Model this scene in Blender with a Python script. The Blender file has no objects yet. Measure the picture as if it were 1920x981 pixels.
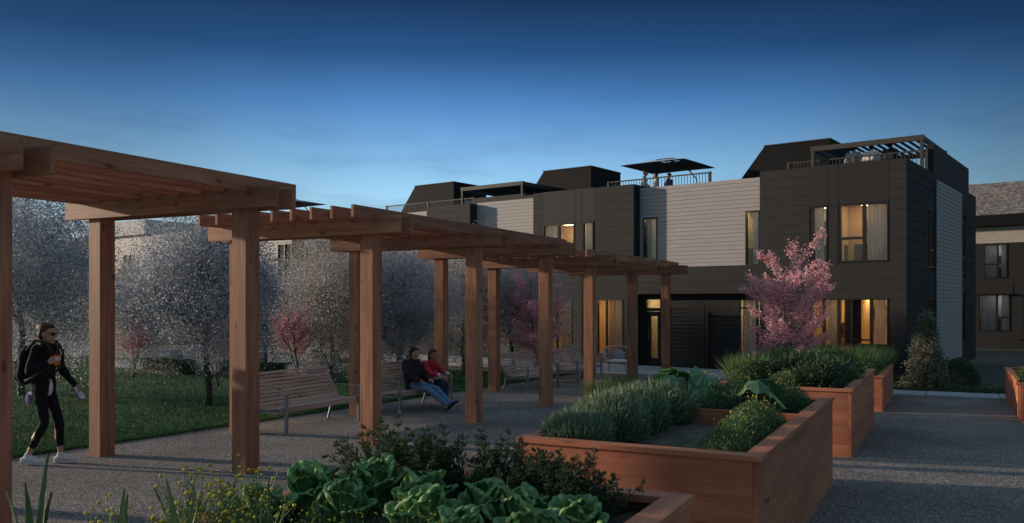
import bpy, bmesh, math, random
import numpy as np
from mathutils import Vector, Matrix, Euler
R = math.radians
scene = bpy.context.scene

# ---------------------------------------------------------------- camera, sky, sun, exposure
cam_data = bpy.data.cameras.new('camera')
camera = bpy.data.objects.new('camera', cam_data)
scene.collection.objects.link(camera)
camera.location = (0, 0, 1.95)
camera.rotation_euler = (R(90), 0, R(27.11))
cam_data.sensor_width = 36
cam_data.lens = 36 * 1588.5 / 1920
cam_data.shift_y = (568.2 - 490.5) / 1920
cam_data.clip_start = 0.05
cam_data.clip_end = 3000
scene.camera = camera

SUN_EL = 11.0
# horizontal direction towards the sun (world x, y): from the left of the picture, a little ahead
sd = Vector((-0.974, -0.222, 0)).normalized()
sun_vec = Vector((sd.x * math.cos(R(SUN_EL)), sd.y * math.cos(R(SUN_EL)), math.sin(R(SUN_EL))))
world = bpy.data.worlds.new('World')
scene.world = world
world.use_nodes = True
wn, wl = world.node_tree.nodes, world.node_tree.links
wn.clear()
w_out = wn.new('ShaderNodeOutputWorld')
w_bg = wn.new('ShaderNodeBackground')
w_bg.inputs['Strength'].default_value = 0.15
w_sky = wn.new('ShaderNodeTexSky')
w_sky.sky_type = 'NISHITA'
w_sky.sun_disc = False
w_sky.sun_elevation = R(SUN_EL)
w_sky.sun_rotation = math.atan2(sun_vec.x, sun_vec.y)
w_sky.altitude = 300
w_sky.air_density = 1.0
w_sky.dust_density = 0.6
w_sky.ozone_density = 3.0
w_tc = wn.new('ShaderNodeTexCoord')
w_sep = wn.new('ShaderNodeSeparateXYZ')
wl.new(w_tc.outputs['Generated'], w_sep.inputs[0])
# dusk sky: deepens quickly in view; added brightening overhead fills in ambient light
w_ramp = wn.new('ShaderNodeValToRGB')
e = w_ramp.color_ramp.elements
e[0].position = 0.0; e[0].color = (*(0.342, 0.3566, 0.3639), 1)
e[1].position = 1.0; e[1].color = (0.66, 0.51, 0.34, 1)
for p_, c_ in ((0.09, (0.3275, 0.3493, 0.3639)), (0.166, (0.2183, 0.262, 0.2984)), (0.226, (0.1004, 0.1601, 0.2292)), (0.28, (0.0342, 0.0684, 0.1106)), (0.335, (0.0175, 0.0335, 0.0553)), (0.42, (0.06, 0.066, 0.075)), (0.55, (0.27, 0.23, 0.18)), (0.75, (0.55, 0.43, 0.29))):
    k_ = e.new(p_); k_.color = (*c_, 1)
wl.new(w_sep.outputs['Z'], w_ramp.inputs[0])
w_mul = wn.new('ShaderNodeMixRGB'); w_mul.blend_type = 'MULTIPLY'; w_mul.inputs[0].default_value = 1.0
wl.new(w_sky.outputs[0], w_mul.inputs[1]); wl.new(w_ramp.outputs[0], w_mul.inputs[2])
# thin streaky dusk clouds
w_map = wn.new('ShaderNodeMapping'); w_map.inputs['Scale'].default_value = (2.2, 2.2, 13.0)
wl.new(w_tc.outputs['Generated'], w_map.inputs[0])
w_noi = wn.new('ShaderNodeTexNoise'); w_noi.inputs['Scale'].default_value = 1.6; w_noi.inputs['Detail'].default_value = 6; w_noi.inputs['Roughness'].default_value = 0.55
wl.new(w_map.outputs[0], w_noi.inputs['Vector'])
w_cr = wn.new('ShaderNodeValToRGB')
w_cr.color_ramp.elements[0].position = 0.52; w_cr.color_ramp.elements[0].color = (0, 0, 0, 1)
w_cr.color_ramp.elements[1].position = 0.73; w_cr.color_ramp.elements[1].color = (1, 1, 1, 1)
wl.new(w_noi.outputs[0], w_cr.inputs[0])
w_lo = wn.new('ShaderNodeMapRange'); w_lo.inputs[1].default_value = 0.30; w_lo.inputs[2].default_value = 0.12; w_lo.inputs[3].default_value = 0.0; w_lo.inputs[4].default_value = 0.6
wl.new(w_sep.outputs['Z'], w_lo.inputs[0])
w_cm = wn.new('ShaderNodeMath'); w_cm.operation = 'MULTIPLY'
wl.new(w_cr.outputs[0], w_cm.inputs[0]); wl.new(w_lo.outputs[0], w_cm.inputs[1])
w_mix = wn.new('ShaderNodeMixRGB'); w_mix.blend_type = 'MULTIPLY'
w_mix.inputs[2].default_value = (0.42, 0.47, 0.56, 1)
wl.new(w_cm.outputs[0], w_mix.inputs[0]); wl.new(w_mul.outputs[0], w_mix.inputs[1])
# low sky peaks near mid-view and is dimmed to both sides, sunward too
w_dot = wn.new('ShaderNodeVectorMath'); w_dot.operation = 'DOT_PRODUCT'; w_dot.inputs[1].default_value = (sd.x, sd.y, 0)
wl.new(w_tc.outputs['Generated'], w_dot.inputs[0])
w_az = wn.new('ShaderNodeFloatCurve')
cv = w_az.mapping.curves[0]
for x_, y_ in ((0.30, 0.36), (0.40, 0.56), (0.50, 0.88), (0.62, 1.0), (0.74, 0.74), (0.86, 0.40)): cv.points.new(x_, y_)
cv.points[0].location = (0.0, 0.34); cv.points[len(cv.points) - 1].location = (1.0, 0.36); w_az.mapping.update()
w_mr = wn.new('ShaderNodeMapRange'); w_mr.inputs[1].default_value = -1; w_mr.inputs[2].default_value = 1
wl.new(w_dot.outputs['Value'], w_mr.inputs[0]); wl.new(w_mr.outputs[0], w_az.inputs[1])
w_hi = wn.new('ShaderNodeMapRange'); w_hi.inputs[1].default_value = 0.25; w_hi.inputs[2].default_value = 0.5; w_hi.inputs[3].default_value = 0.0; w_hi.inputs[4].default_value = 1.0
wl.new(w_sep.outputs['Z'], w_hi.inputs[0])
w_az2 = wn.new('ShaderNodeMix'); w_az2.data_type = 'FLOAT'
wl.new(w_hi.outputs[0], w_az2.inputs[0]); wl.new(w_az.outputs[0], w_az2.inputs[2]); w_az2.inputs[3].default_value = 1.0
w_fin = wn.new('ShaderNodeVectorMath'); w_fin.operation = 'SCALE'
wl.new(w_mix.outputs[0], w_fin.inputs[0]); wl.new(w_az2.outputs[0], w_fin.inputs['Scale'])
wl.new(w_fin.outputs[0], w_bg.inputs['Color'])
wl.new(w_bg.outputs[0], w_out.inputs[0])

sun_data = bpy.data.lights.new('sun', 'SUN')
sun_data.energy = 0.74
sun_data.angle = R(1.2)
sun_data.color = (1.0, 0.80, 0.62)
sun = bpy.data.objects.new('sun', sun_data)
scene.collection.objects.link(sun)
sun.rotation_euler = (-sun_vec).to_track_quat('-Z', 'Y').to_euler()

vs = scene.view_settings
vs.view_transform = 'Standard'; vs.look = 'None'; vs.gamma = 1.0; vs.exposure = 2.3
vs.use_curve_mapping = False
scene.render.film_transparent = False
scene.cycles.max_bounces = 6
scene.cycles.transparent_max_bounces = 12
scene.cycles.use_denoising = True

# ---------------------------------------------------------------- helpers
rs = np.random.default_rng(11)
rnd = random.Random(5)
COL = scene.collection

def G(x, y):
    """height of the gently falling site at world x, y"""
    return -0.0164 * (np.clip(y, -10, 42) - 7.183) + 0.0032 * (np.clip(x, -40, 15) + 7.07)

def Gf(x, y): return float(G(x, y))

def at(px, Y):
    """world x, y of the point seen in picture column px (1920 wide) at camera depth Y"""
    a = R(27.11); X = (px - 960) / 1588.5 * Y
    return X * math.cos(a) - Y * math.sin(a), X * math.sin(a) + Y * math.cos(a)

def tag(o, label=None, cat=None, group=None, kind=None):
    if label: o['label'] = label
    if cat: o['category'] = cat
    if group: o['group'] = group
    if kind: o['kind'] = kind
    return o

def empty(name, loc=(0, 0, 0), rz=0.0, label=None, cat=None, group=None):
    o = bpy.data.objects.new(name, None)
    COL.objects.link(o)
    o.location = loc; o.rotation_euler = (0, 0, rz)
    o.empty_display_size = 0.1
    return tag(o, label, cat, group)

def link(name, me, parent=None, loc=None, rot=None, scale=None):
    o = bpy.data.objects.new(name, me)
    COL.objects.link(o)
    if parent is not None: o.parent = parent
    if loc is not None: o.location = loc
    if rot is not None: o.rotation_euler = rot
    if scale is not None: o.scale = scale if hasattr(scale, '__len__') else (scale,) * 3
    return o

def copy_tree(o, parent=None):
    c = o.copy(); COL.objects.link(c)
    if parent is not None: c.parent = parent
    for ch in list(o.children): copy_tree(ch, c)
    return c

def np_mesh(name, V, F, mat=None, smooth=False):
    """V (n,3) array, F (m,k) int array of equal-sized faces"""
    me = bpy.data.meshes.new(name)
    V = np.asarray(V, dtype=np.float32); F = np.asarray(F, dtype=np.int32)
    me.vertices.add(len(V)); me.vertices.foreach_set('co', V.ravel())
    k = F.shape[1]
    me.loops.add(F.size); me.loops.foreach_set('vertex_index', F.ravel())
    me.polygons.add(len(F)); me.polygons.foreach_set('loop_start', np.arange(0, F.size, k, dtype=np.int32))
    if smooth: me.polygons.foreach_set('use_smooth', np.ones(len(F), dtype=bool))
    me.update(calc_edges=True)
    if mat: me.materials.append(mat)
    return me

class MB:
    """collects shapes of one mesh"""
    def __init__(s): s.v = []; s.f = []; s.m = []; s.mi = 0
    def add(s, V, F):
        o = len(s.v); s.v += [tuple(map(float, p)) for p in V]
        s.f += [tuple(int(i) + o for i in f) for f in F]; s.m += [s.mi] * len(F)
        return s
    def box(s, x0, x1, y0, y1, z0, z1, M=None):
        V = [(x, y, z) for z in (z0, z1) for y in (y0, y1) for x in (x0, x1)]
        if M is not None: V = [M @ Vector(p) for p in V]
        return s.add(V, [(0, 2, 3, 1), (4, 5, 7, 6), (0, 1, 5, 4), (2, 6, 7, 3), (0, 4, 6, 2), (1, 3, 7, 5)])
    def cbox(s, x0, x1, y0, y1, z0, z1, c=0.006, M=None):
        """box with chamfered edges"""
        lo = (x0, y0, z0); hi = (x1, y1, z1); V = []; idx = {}
        for sx in (0, 1):
            for sy in (0, 1):
                for sz in (0, 1):
                    b = [(lo, hi)[q][i] for i, q in enumerate((sx, sy, sz))]
                    for ax in range(3):
                        p = list(b)
                        for j in range(3):
                            if j != ax: p[j] += c if (sx, sy, sz)[j] == 0 else -c
                        idx[(sx, sy, sz, ax)] = len(V); V.append(p)
        F = []
        for ax in range(3):
            o1, o2 = [j for j in range(3) if j != ax]
            for sd_ in (0, 1):
                q = []
                for a_, b_ in ((0, 0), (1, 0), (1, 1), (0, 1)):
                    k = [0, 0, 0]; k[ax] = sd_; k[o1] = a_; k[o2] = b_
                    q.append(idx[(*k, ax)])
                flip = (sd_ == 0) ^ (ax == 1)
                F.append(tuple(q[::-1] if flip else q))
            for a_ in (0, 1):
                for b_ in (0, 1):
                    k0 = [0, 0, 0]; k0[o1] = a_; k0[o2] = b_; k1 = list(k0); k1[ax] = 1
                    F.append((idx[(*k0, o1)], idx[(*k1, o1)], idx[(*k1, o2)], idx[(*k0, o2)]))
        for sx in (0, 1):
            for sy in (0, 1):
                for sz in (0, 1):
                    F.append((idx[(sx, sy, sz, 0)], idx[(sx, sy, sz, 1)], idx[(sx, sy, sz, 2)]))
        if M is not None: V = [M @ Vector(p) for p in V]
        return s.add(V, F)
    def prism(s, poly, a0, a1, axis='y'):
        """polygon (p, q) extruded along axis: y -> (x, z) polygon, x -> (y, z), z -> (x, y)"""
        n = len(poly)
        mk = {'y': lambda p, a: (p[0], a, p[1]), 'x': lambda p, a: (a, p[0], p[1]), 'z': lambda p, a: (p[0], p[1], a)}[axis]
        V = [mk(p, a0) for p in poly] + [mk(p, a1) for p in poly]
        F = [tuple(range(n)), tuple(range(2 * n - 1, n - 1, -1))] + [(i, i + n, (i + 1) % n + n, (i + 1) % n) for i in range(n)]
        return s.add(V, F)
    def tube(s, path, rad, n=8, cap=True):
        V, F = tube_arrays(path, rad, n, cap)
        return s.add(V, F)
    def build(s, name, mats, parent=None, smooth=False, loc=None, rot=None):
        me = s.mesh(name, mats, smooth)
        return link(name, me, parent, loc, rot)
    def mesh(s, name, mats, smooth=False):
        me = bpy.data.meshes.new(name)
        me.from_pydata(s.v, [], s.f)
        for m_ in (mats if isinstance(mats, (list, tuple)) else [mats]): me.materials.append(m_)
        if any(s.m): me.polygons.foreach_set('material_index', s.m)
        bm = bmesh.new(); bm.from_mesh(me); bmesh.ops.recalc_face_normals(bm, faces=bm.faces); bm.to_mesh(me); bm.free()
        if smooth: me.polygons.foreach_set('use_smooth', [True] * len(me.polygons))
        me.update()
        return me

def tube_arrays(path, rad, n=8, cap=True):
    P = np.asarray(path, float); m = len(P)
    rad = np.full(m, rad) if np.isscalar(rad) else np.asarray(rad, float)
    T = np.gradient(P, axis=0); T /= np.linalg.norm(T, axis=1, keepdims=True) + 1e-9
    ref = np.array([0, 0, 1.0]) if abs(T[0][2]) < 0.9 else np.array([1.0, 0, 0])
    V = []
    for i in range(m):
        a = np.cross(T[i], ref); a /= np.linalg.norm(a) + 1e-9
        b = np.cross(T[i], a); ref = np.cross(a, T[i])
        ang = np.arange(n) * 2 * np.pi / n
        V.append(P[i] + rad[i] * (np.cos(ang)[:, None] * a + np.sin(ang)[:, None] * b))
    V = np.concatenate(V)
    F = [(i * n + j, i * n + (j + 1) % n, (i + 1) * n + (j + 1) % n, (i + 1) * n + j) for i in range(m - 1) for j in range(n)]
    if cap: F += [tuple(range(n - 1, -1, -1)), tuple((m - 1) * n + j for j in range(n))]
    return V, F

def leaf_arrays(pos, d, nrm, L, Wd, bend=0.0):
    """one folded diamond leaf per row: base pos, direction d, face normal nrm"""
    d = d / (np.linalg.norm(d, axis=1, keepdims=True) + 1e-9)
    sidev = np.cross(d, nrm); sidev /= np.linalg.norm(sidev, axis=1, keepdims=True) + 1e-9
    nn = np.cross(sidev, d)
    L = np.broadcast_to(L, (len(pos),))[:, None]; Wd = np.broadcast_to(Wd, (len(pos),))[:, None]
    mid = pos + d * L * 0.45
    V = np.stack([pos, mid + sidev * Wd * 0.5 + nn * bend * L, pos + d * L, mid - sidev * Wd * 0.5 + nn * bend * L], 1).reshape(-1, 3)
    F = np.arange(len(pos) * 4).reshape(-1, 4)
    return V, F

def rand_dirs(n, r=rs):
    v = r.normal(size=(n, 3)); return v / np.linalg.norm(v, axis=1, keepdims=True)

# ---------------------------------------------------------------- materials
def new_mat(name):
    m = bpy.data.materials.new(name); m.use_nodes = True
    nt = m.node_tree; nt.nodes.clear()
    out = nt.nodes.new('ShaderNodeOutputMaterial')
    bs = nt.nodes.new('ShaderNodeBsdfPrincipled')
    nt.links.new(bs.outputs[0], out.inputs[0])
    return m, nt, bs, out

def ramp(nt, fac, stops):
    r_ = nt.nodes.new('ShaderNodeValToRGB'); e_ = r_.color_ramp.elements
    e_[0].position, e_[0].color = stops[0][0], (*stops[0][1], 1)
    e_[1].position, e_[1].color = stops[-1][0], (*stops[-1][1], 1)
    for p, c in stops[1:-1]:
        k = e_.new(p); k.color = (*c, 1)
    nt.links.new(fac, r_.inputs[0]); return r_.outputs[0]

def noise(nt, vec, scale, detail=4, rough=0.55, dist=0.0):
    n_ = nt.nodes.new('ShaderNodeTexNoise'); n_.inputs['Scale'].default_value = scale
    n_.inputs['Detail'].default_value = detail; n_.inputs['Roughness'].default_value = rough; n_.inputs['Distortion'].default_value = dist
    if vec is not None: nt.links.new(vec, n_.inputs['Vector'])
    return n_.outputs[0]

def bump(nt, bs, h, strength=0.3, dist=0.01):
    b_ = nt.nodes.new('ShaderNodeBump'); b_.inputs['Strength'].default_value = strength; b_.inputs['Distance'].default_value = dist
    nt.links.new(h, b_.inputs['Height']); nt.links.new(b_.outputs[0], bs.inputs['Normal'])

def obj_coord(nt, scale=(1, 1, 1), rand=True):
    tc = nt.nodes.new('ShaderNodeTexCoord'); vec = tc.outputs['Object']
    if rand:
        oi = nt.nodes.new('ShaderNodeObjectInfo')
        ml = nt.nodes.new('ShaderNodeVectorMath'); ml.operation = 'MULTIPLY_ADD'
        cb = nt.nodes.new('ShaderNodeCombineXYZ')
        for i in range(3): nt.links.new(oi.outputs['Random'], cb.inputs[i])
        nt.links.new(cb.outputs[0], ml.inputs[0]); ml.inputs[1].default_value = (37, 53, 71)
        nt.links.new(vec, ml.inputs[2]); vec = ml.outputs[0]
    mp = nt.nodes.new('ShaderNodeMapping'); mp.inputs['Scale'].default_value = scale
    nt.links.new(vec, mp.inputs[0]); return mp.outputs[0]

def mixc(nt, fac, a, b, mode='MIX'):
    m_ = nt.nodes.new('ShaderNodeMixRGB'); m_.blend_type = mode
    for s_, v_ in ((0, fac), (1, a), (2, b)):
        if hasattr(v_, 'links') or hasattr(v_, 'node'): nt.links.new(v_, m_.inputs[s_])
        else: m_.inputs[s_].default_value = v_ if s_ == 0 else (*v_, 1)
    return m_.outputs[0]

def plain(name, col, rough=0.6, var=0.15, scale=6.0, metal=0.0, bumpy=0.0, spec=0.5):
    """painted, metal or cloth surface with faint unevenness"""
    m, nt, bs, out = new_mat(name)
    v = obj_coord(nt)
    n1 = noise(nt, v, scale, 5)
    c = ramp(nt, n1, [(0.3, tuple(x * (1 - var) for x in col)), (0.7, tuple(min(1, x * (1 + var)) for x in col))])
    nt.links.new(c, bs.inputs['Base Color'])
    bs.inputs['Roughness'].default_value = rough; bs.inputs['Metallic'].default_value = metal
    bs.inputs['Specular IOR Level'].default_value = spec
    if bumpy: bump(nt, bs, noise(nt, v, scale * 12, 4), bumpy, 0.01)
    return m

def wood(name, axis, dark, light, rough=0.55, fig=1.0):
    """oiled softwood with grain running along one axis"""
    m, nt, bs, out = new_mat(name)
    sc = [16.0, 16.0, 16.0]; sc[axis] = 0.9
    v = obj_coord(nt, tuple(sc))
    g1 = noise(nt, v, 1.0, 7, 0.62, 0.9 * fig)
    sc2 = [4.0, 4.0, 4.0]; sc2[axis] = 0.55
    v2 = obj_coord(nt, tuple(sc2))
    g2 = noise(nt, v2, 1.0, 3, 0.5, 1.6 * fig)
    sc3 = [90.0, 90.0, 90.0]; sc3[axis] = 2.0
    g3 = noise(nt, obj_coord(nt, tuple(sc3)), 1.0, 2)
    c1 = ramp(nt, g1, [(0.25, dark), (0.5, tuple((a + b) / 2 for a, b in zip(dark, light))), (0.75, light)])
    c2 = ramp(nt, g2, [(0.3, (0.66, 0.60, 0.58)), (0.7, (1.12, 1.06, 1.0))])
    c = mixc(nt, 0.75, c1, c2, 'MULTIPLY')
    c3 = ramp(nt, g3, [(0.3, (0.8, 0.78, 0.76)), (0.6, (1.05, 1.05, 1.05))])
    c = mixc(nt, 0.6, c, c3, 'MULTIPLY')
    sk = [5.5, 5.5, 5.5]; sk[axis] = 2.2
    vo = nt.nodes.new('ShaderNodeTexVoronoi'); vo.inputs['Scale'].default_value = 1.0; vo.inputs['Randomness'].default_value = 1.0
    nt.links.new(obj_coord(nt, tuple(sk)), vo.inputs['Vector'])
    kn = ramp(nt, vo.outputs['Distance'], [(0.05, (0.30, 0.24, 0.22)), (0.10, (0.62, 0.56, 0.54)), (0.17, (1.0, 1.0, 1.0))])
    c = mixc(nt, 0.9, c, kn, 'MULTIPLY')
    oi = nt.nodes.new('ShaderNodeObjectInfo')
    tn = ramp(nt, oi.outputs['Random'], [(0.0, (0.84, 0.82, 0.82)), (1.0, (1.12, 1.10, 1.06))])
    c = mixc(nt, 1.0, c, tn, 'MULTIPLY')
    nt.links.new(c, bs.inputs['Base Color'])
    bs.inputs['Roughness'].default_value = rough
    bs.inputs['Specular IOR Level'].default_value = 0.3
    bump(nt, bs, g1, 0.25, 0.004)
    return m

def leafy(name, stops, rough=0.55, trans=0.25, big=None):
    """leaf: colour varies from leaf to leaf, some light passes through"""
    m, nt, bs, out = new_mat(name)
    ge = nt.nodes.new('ShaderNodeNewGeometry')
    c = ramp(nt, ge.outputs['Random Per Island'], stops)
    if big:
        tc = nt.nodes.new('ShaderNodeTexCoord')
        n_ = noise(nt, tc.outputs['Object'], big, 3)
        c = mixc(nt, 1.0, c, ramp(nt, n_, [(0.3, (0.7, 0.72, 0.75)), (0.7, (1.25, 1.2, 1.15))]), 'MULTIPLY')
    nt.links.new(c, bs.inputs['Base Color'])
    bs.inputs['Roughness'].default_value = rough
    bs.inputs['Specular IOR Level'].default_value = 0.35
    tr = nt.nodes.new('ShaderNodeBsdfTranslucent'); nt.links.new(c, tr.inputs[0])
    mx = nt.nodes.new('ShaderNodeMixShader'); mx.inputs[0].default_value = trans
    nt.links.new(bs.outputs[0], mx.inputs[1]); nt.links.new(tr.outputs[0], mx.inputs[2])
    nt.links.new(mx.outputs[0], out.inputs[0])
    return m

M = {}
for i_, ax_ in enumerate('xyz'):
    M['wood_' + ax_] = wood('pergola_wood_' + ax_, i_, (0.28, 0.118, 0.066), (0.58, 0.305, 0.185))
    M['planter_' + ax_] = wood('planter_wood_' + ax_, i_, (0.48, 0.168, 0.084), (0.72, 0.295, 0.165), fig=0.6)
M['bench_wood'] = wood('bench_wood', 1, (0.52, 0.38, 0.33), (0.76, 0.58, 0.51))
M['steel'] = plain('bench_steel', (0.30, 0.31, 0.34), 0.4, 0.1, metal=0.6)
M['siding_dark'] = plain('dark_cement_siding', (0.021, 0.020, 0.0195), 0.8, 0.12, 3.0, bumpy=0.15)
M['panel_black'] = plain('black_panel', (0.010, 0.009, 0.0085), 0.7, 0.1, 2.0)
M['siding_grey'] = plain('pale_grey_siding', (0.40, 0.365, 0.345), 0.65, 0.06, 3.0, bumpy=0.1)
M['siding_beige'] = plain('beige_siding', (0.46, 0.40, 0.33), 0.65, 0.06, 3.0, bumpy=0.1)
M['frame_black'] = plain('black_window_frame', (0.014, 0.013, 0.013), 0.4, 0.1)
M['bronze'] = plain('dark_bronze_metal', (0.05, 0.042, 0.034), 0.6, 0.12)
M['roof_black'] = plain('black_roof_metal', (0.005, 0.005, 0.0055), 0.75, 0.15, 1.0, spec=0.25)
M['concrete'] = plain('concrete', (0.36, 0.36, 0.37), 0.85, 0.12, 2.0, bumpy=0.2)
M['soil'] = plain('planting_soil', (0.055, 0.042, 0.032), 0.95, 0.4, 9.0, bumpy=0.6)
M['soil_moss'] = plain('mossy_soil', (0.10, 0.085, 0.055), 0.9, 0.5, 5.0, bumpy=0.5)
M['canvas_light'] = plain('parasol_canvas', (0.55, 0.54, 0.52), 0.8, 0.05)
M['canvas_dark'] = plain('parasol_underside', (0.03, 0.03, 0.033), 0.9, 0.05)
M['cane'] = plain('rattan_cane', (0.58, 0.46, 0.37), 0.6, 0.2, 30)
M['cushion'] = plain('white_cushion', (0.72, 0.70, 0.68), 0.9, 0.05)
M['edging'] = plain('steel_edging', (0.07, 0.065, 0.06), 0.6)
# ---------------------------------------------------------------- ground surfaces
def gravel_mat(name, dark, light, scale=85):
    m, nt, bs, out = new_mat(name)
    tc = nt.nodes.new('ShaderNodeTexCoord'); v = tc.outputs['Object']
    vo = nt.nodes.new('ShaderNodeTexVoronoi'); vo.inputs['Scale'].default_value = scale
    nt.links.new(v, vo.inputs['Vector'])
    sp = nt.nodes.new('ShaderNodeSeparateColor'); nt.links.new(vo.outputs['Color'], sp.inputs[0])
    c = ramp(nt, sp.outputs[0], [(0.0, dark), (0.55, tuple((a + b) / 2 for a, b in zip(dark, light))), (0.85, light), (1.0, tuple(min(1, x * 2.3) for x in light))])
    n1 = noise(nt, v, 0.6, 6, 0.6)
    c = mixc(nt, 1.0, c, ramp(nt, n1, [(0.3, (0.66, 0.66, 0.67)), (0.7, (1.25, 1.24, 1.22))]), 'MULTIPLY')
    n2 = noise(nt, v, 14, 4)
    c = mixc(nt, 0.6, c, ramp(nt, n2, [(0.3, (0.7, 0.7, 0.7)), (0.7, (1.2, 1.2, 1.2))]), 'MULTIPLY')
    nt.links.new(c, bs.inputs['Base Color'])
    bs.inputs['Roughness'].default_value = 0.9
    mh = nt.nodes.new('ShaderNodeMath'); mh.operation = 'SUBTRACT'
    nt.links.new(sp.outputs[1], mh.inputs[0]); nt.links.new(vo.outputs['Distance'], mh.inputs[1])
    bump(nt, bs, mh.outputs[0], 0.5, 0.005)
    return m
M['gravel'] = gravel_mat('gravel', (0.078, 0.067, 0.061), (0.27, 0.238, 0.220))
M['stone_bits'] = leafy('loose_stone', [(0.0, (0.13, 0.13, 0.14)), (0.6, (0.30, 0.30, 0.32)), (1.0, (0.62, 0.62, 0.65))], 0.8, 0.0)
m_, nt_, bs_, out_ = new_mat('lawn_soil')
tc_ = nt_.nodes.new('ShaderNodeTexCoord')
c_ = ramp(nt_, noise(nt_, tc_.outputs['Object'], 0.8, 6), [(0.35, (0.035, 0.09, 0.04)), (0.7, (0.07, 0.14, 0.055))])
c_ = mixc(nt_, 1.0, c_, ramp(nt_, noise(nt_, tc_.outputs['Object'], 40, 3), [(0.3, (0.5, 0.5, 0.5)), (0.7, (1.3, 1.3, 1.3))]), 'MULTIPLY')
nt_.links.new(c_, bs_.inputs['Base Color']); bs_.inputs['Roughness'].default_value = 0.95
M['lawn'] = m_
m_, nt_, bs_, out_ = new_mat('grass_blade')
tc_ = nt_.nodes.new('ShaderNodeTexCoord'); ge_ = nt_.nodes.new('ShaderNodeNewGeometry')
c_ = ramp(nt_, ge_.outputs['Random Per Island'], [(0.0, (0.035, 0.115, 0.052)), (0.6, (0.075, 0.19, 0.08)), (1.0, (0.14, 0.27, 0.10))])
pm_ = ramp(nt_, noise(nt_, tc_.outputs['Object'], 0.55, 5, 0.6), [(0.55, (0, 0, 0)), (0.68, (1, 1, 1))])
c_ = mixc(nt_, pm_, c_, (0.20, 0.19, 0.03))
nt_.links.new(c_, bs_.inputs['Base Color']); bs_.inputs['Roughness'].default_value = 0.8; bs_.inputs['Specular IOR Level'].default_value = 0.1
M['grass'] = m_
M['earth'] = plain('earth', (0.07, 0.065, 0.05), 0.95, 0.3, 1.0)

def sheet(name, x0, x1, y0, y1, dz, mat, nx=12, ny=12, kind='structure', thick=0.0):
    xs = np.linspace(x0, x1, nx + 1); ys = np.linspace(y0, y1, ny + 1)
    X, Y = np.meshgrid(xs, ys); Z = G(X, Y) + dz
    V = np.stack([X, Y, Z], -1).reshape(-1, 3)
    F = [(j * (nx + 1) + i, j * (nx + 1) + i + 1, (j + 1) * (nx + 1) + i + 1, (j + 1) * (nx + 1) + i) for j in range(ny) for i in range(nx)]
    o = link(name, np_mesh(name, V, F, mat)); o['kind'] = kind
    return o

xs_ = [-900, -300, -120, -60, -40, -20, -10, 0, 8, 15, 40, 120, 300, 900]
ys_ = [-300, -60, -20, -10, 0, 10, 20, 30, 42, 60, 150, 400, 1200]
Xg, Yg = np.meshgrid(xs_, ys_)
Vg = np.stack([Xg, Yg, G(Xg, Yg) - 0.03], -1).reshape(-1, 3)
nxg = len(xs_)
gnd = link('ground', np_mesh('ground', Vg, [(j * nxg + i, j * nxg + i + 1, (j + 1) * nxg + i + 1, (j + 1) * nxg + i) for j in range(len(ys_) - 1) for i in range(nxg - 1)], M['earth']))
gnd['kind'] = 'structure'

LAWN_EDGE = -10.45
GRAVEL_END = 20.6
sheet('gravel_path', LAWN_EDGE, 9.0, -8.0, 25.4, 0.0, M['gravel'], 20, 34)
sheet('lawn', -46.0, LAWN_EDGE - 0.02, -6.0, 24.5, 0.006, M['lawn'], 24, 24)

# loose stones on top of the gravel, nearer ones only
n = 42000
u = rs.random(n)
yy = 2.0 + 15.5 * u ** 0.85
xx = -10.3 + rs.random(n) * 13.0
keep = ~((xx > -2.95) & (xx < -1.0) & (((yy > -0.5) & (yy < 4.1)) | ((yy > 5.6) & (yy < 9.85)) | ((yy > 11.7) & (yy < 15.8))))
xx, yy = xx[keep], yy[keep]; n = len(xx)
sz = 0.0025 + 0.0045 * rs.random(n) ** 2
tet = np.array([(1, 1, 0.9), (-1, -1, 0.9), (-1, 1, -0.7), (1, -1, -0.7)], float)
rot = rs.random(n) * 6.28
ca, sa = np.cos(rot)[:, None], np.sin(rot)[:, None]
tx = tet[None, :, 0] * (0.7 + 0.6 * rs.random((n, 4))); ty = tet[None, :, 1] * (0.7 + 0.6 * rs.random((n, 4)))
Vs = np.stack([xx[:, None] + sz[:, None] * (tx * ca - ty * sa), yy[:, None] + sz[:, None] * (tx * sa + ty * ca), G(xx, yy)[:, None] + sz[:, None] * (tet[None, :, 2] + 0.3) * 0.8], -1).reshape(-1, 3)
Fs = (np.arange(n)[:, None, None] * 4 + np.array([(0, 2, 1), (0, 1, 3), (0, 3, 2), (1, 2, 3)])[None]).reshape(-1, 3)
tag(link('loose_gravel', np_mesh('loose_gravel', Vs, Fs, M['stone_bits'])), 'loose grey stones scattered over the gravel path', 'gravel', kind='stuff')

# lawn grass
n = 300000
yy = 3.5 + 21 * rs.random(n) ** 1.15
xx = LAWN_EDGE + 0.03 - 26 * rs.random(n) ** 1.7
edge = rs.random(n) < 0.05
xx[edge] = LAWN_EDGE + 0.05 - 0.3 * rs.random(edge.sum()) ** 2
h = (0.03 + 0.035 * rs.random(n)) * (1 + 0.15 * np.sin(xx * 1.7) * np.sin(yy * 2.1))
ang = rs.random(n) * 6.28; w = 0.0045 + 0.004 * rs.random(n)
lean = rs.normal(size=(n, 2)) * 0.4
z0 = G(xx, yy)
b0 = np.stack([xx - np.cos(ang) * w, yy - np.sin(ang) * w, z0], -1); b1 = np.stack([xx + np.cos(ang) * w, yy + np.sin(ang) * w, z0], -1)
tp = np.stack([xx + lean[:, 0] * h, yy + lean[:, 1] * h, z0 + h], -1)
Vb = np.stack([b0, b1, tp], 1).reshape(-1, 3)
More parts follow.
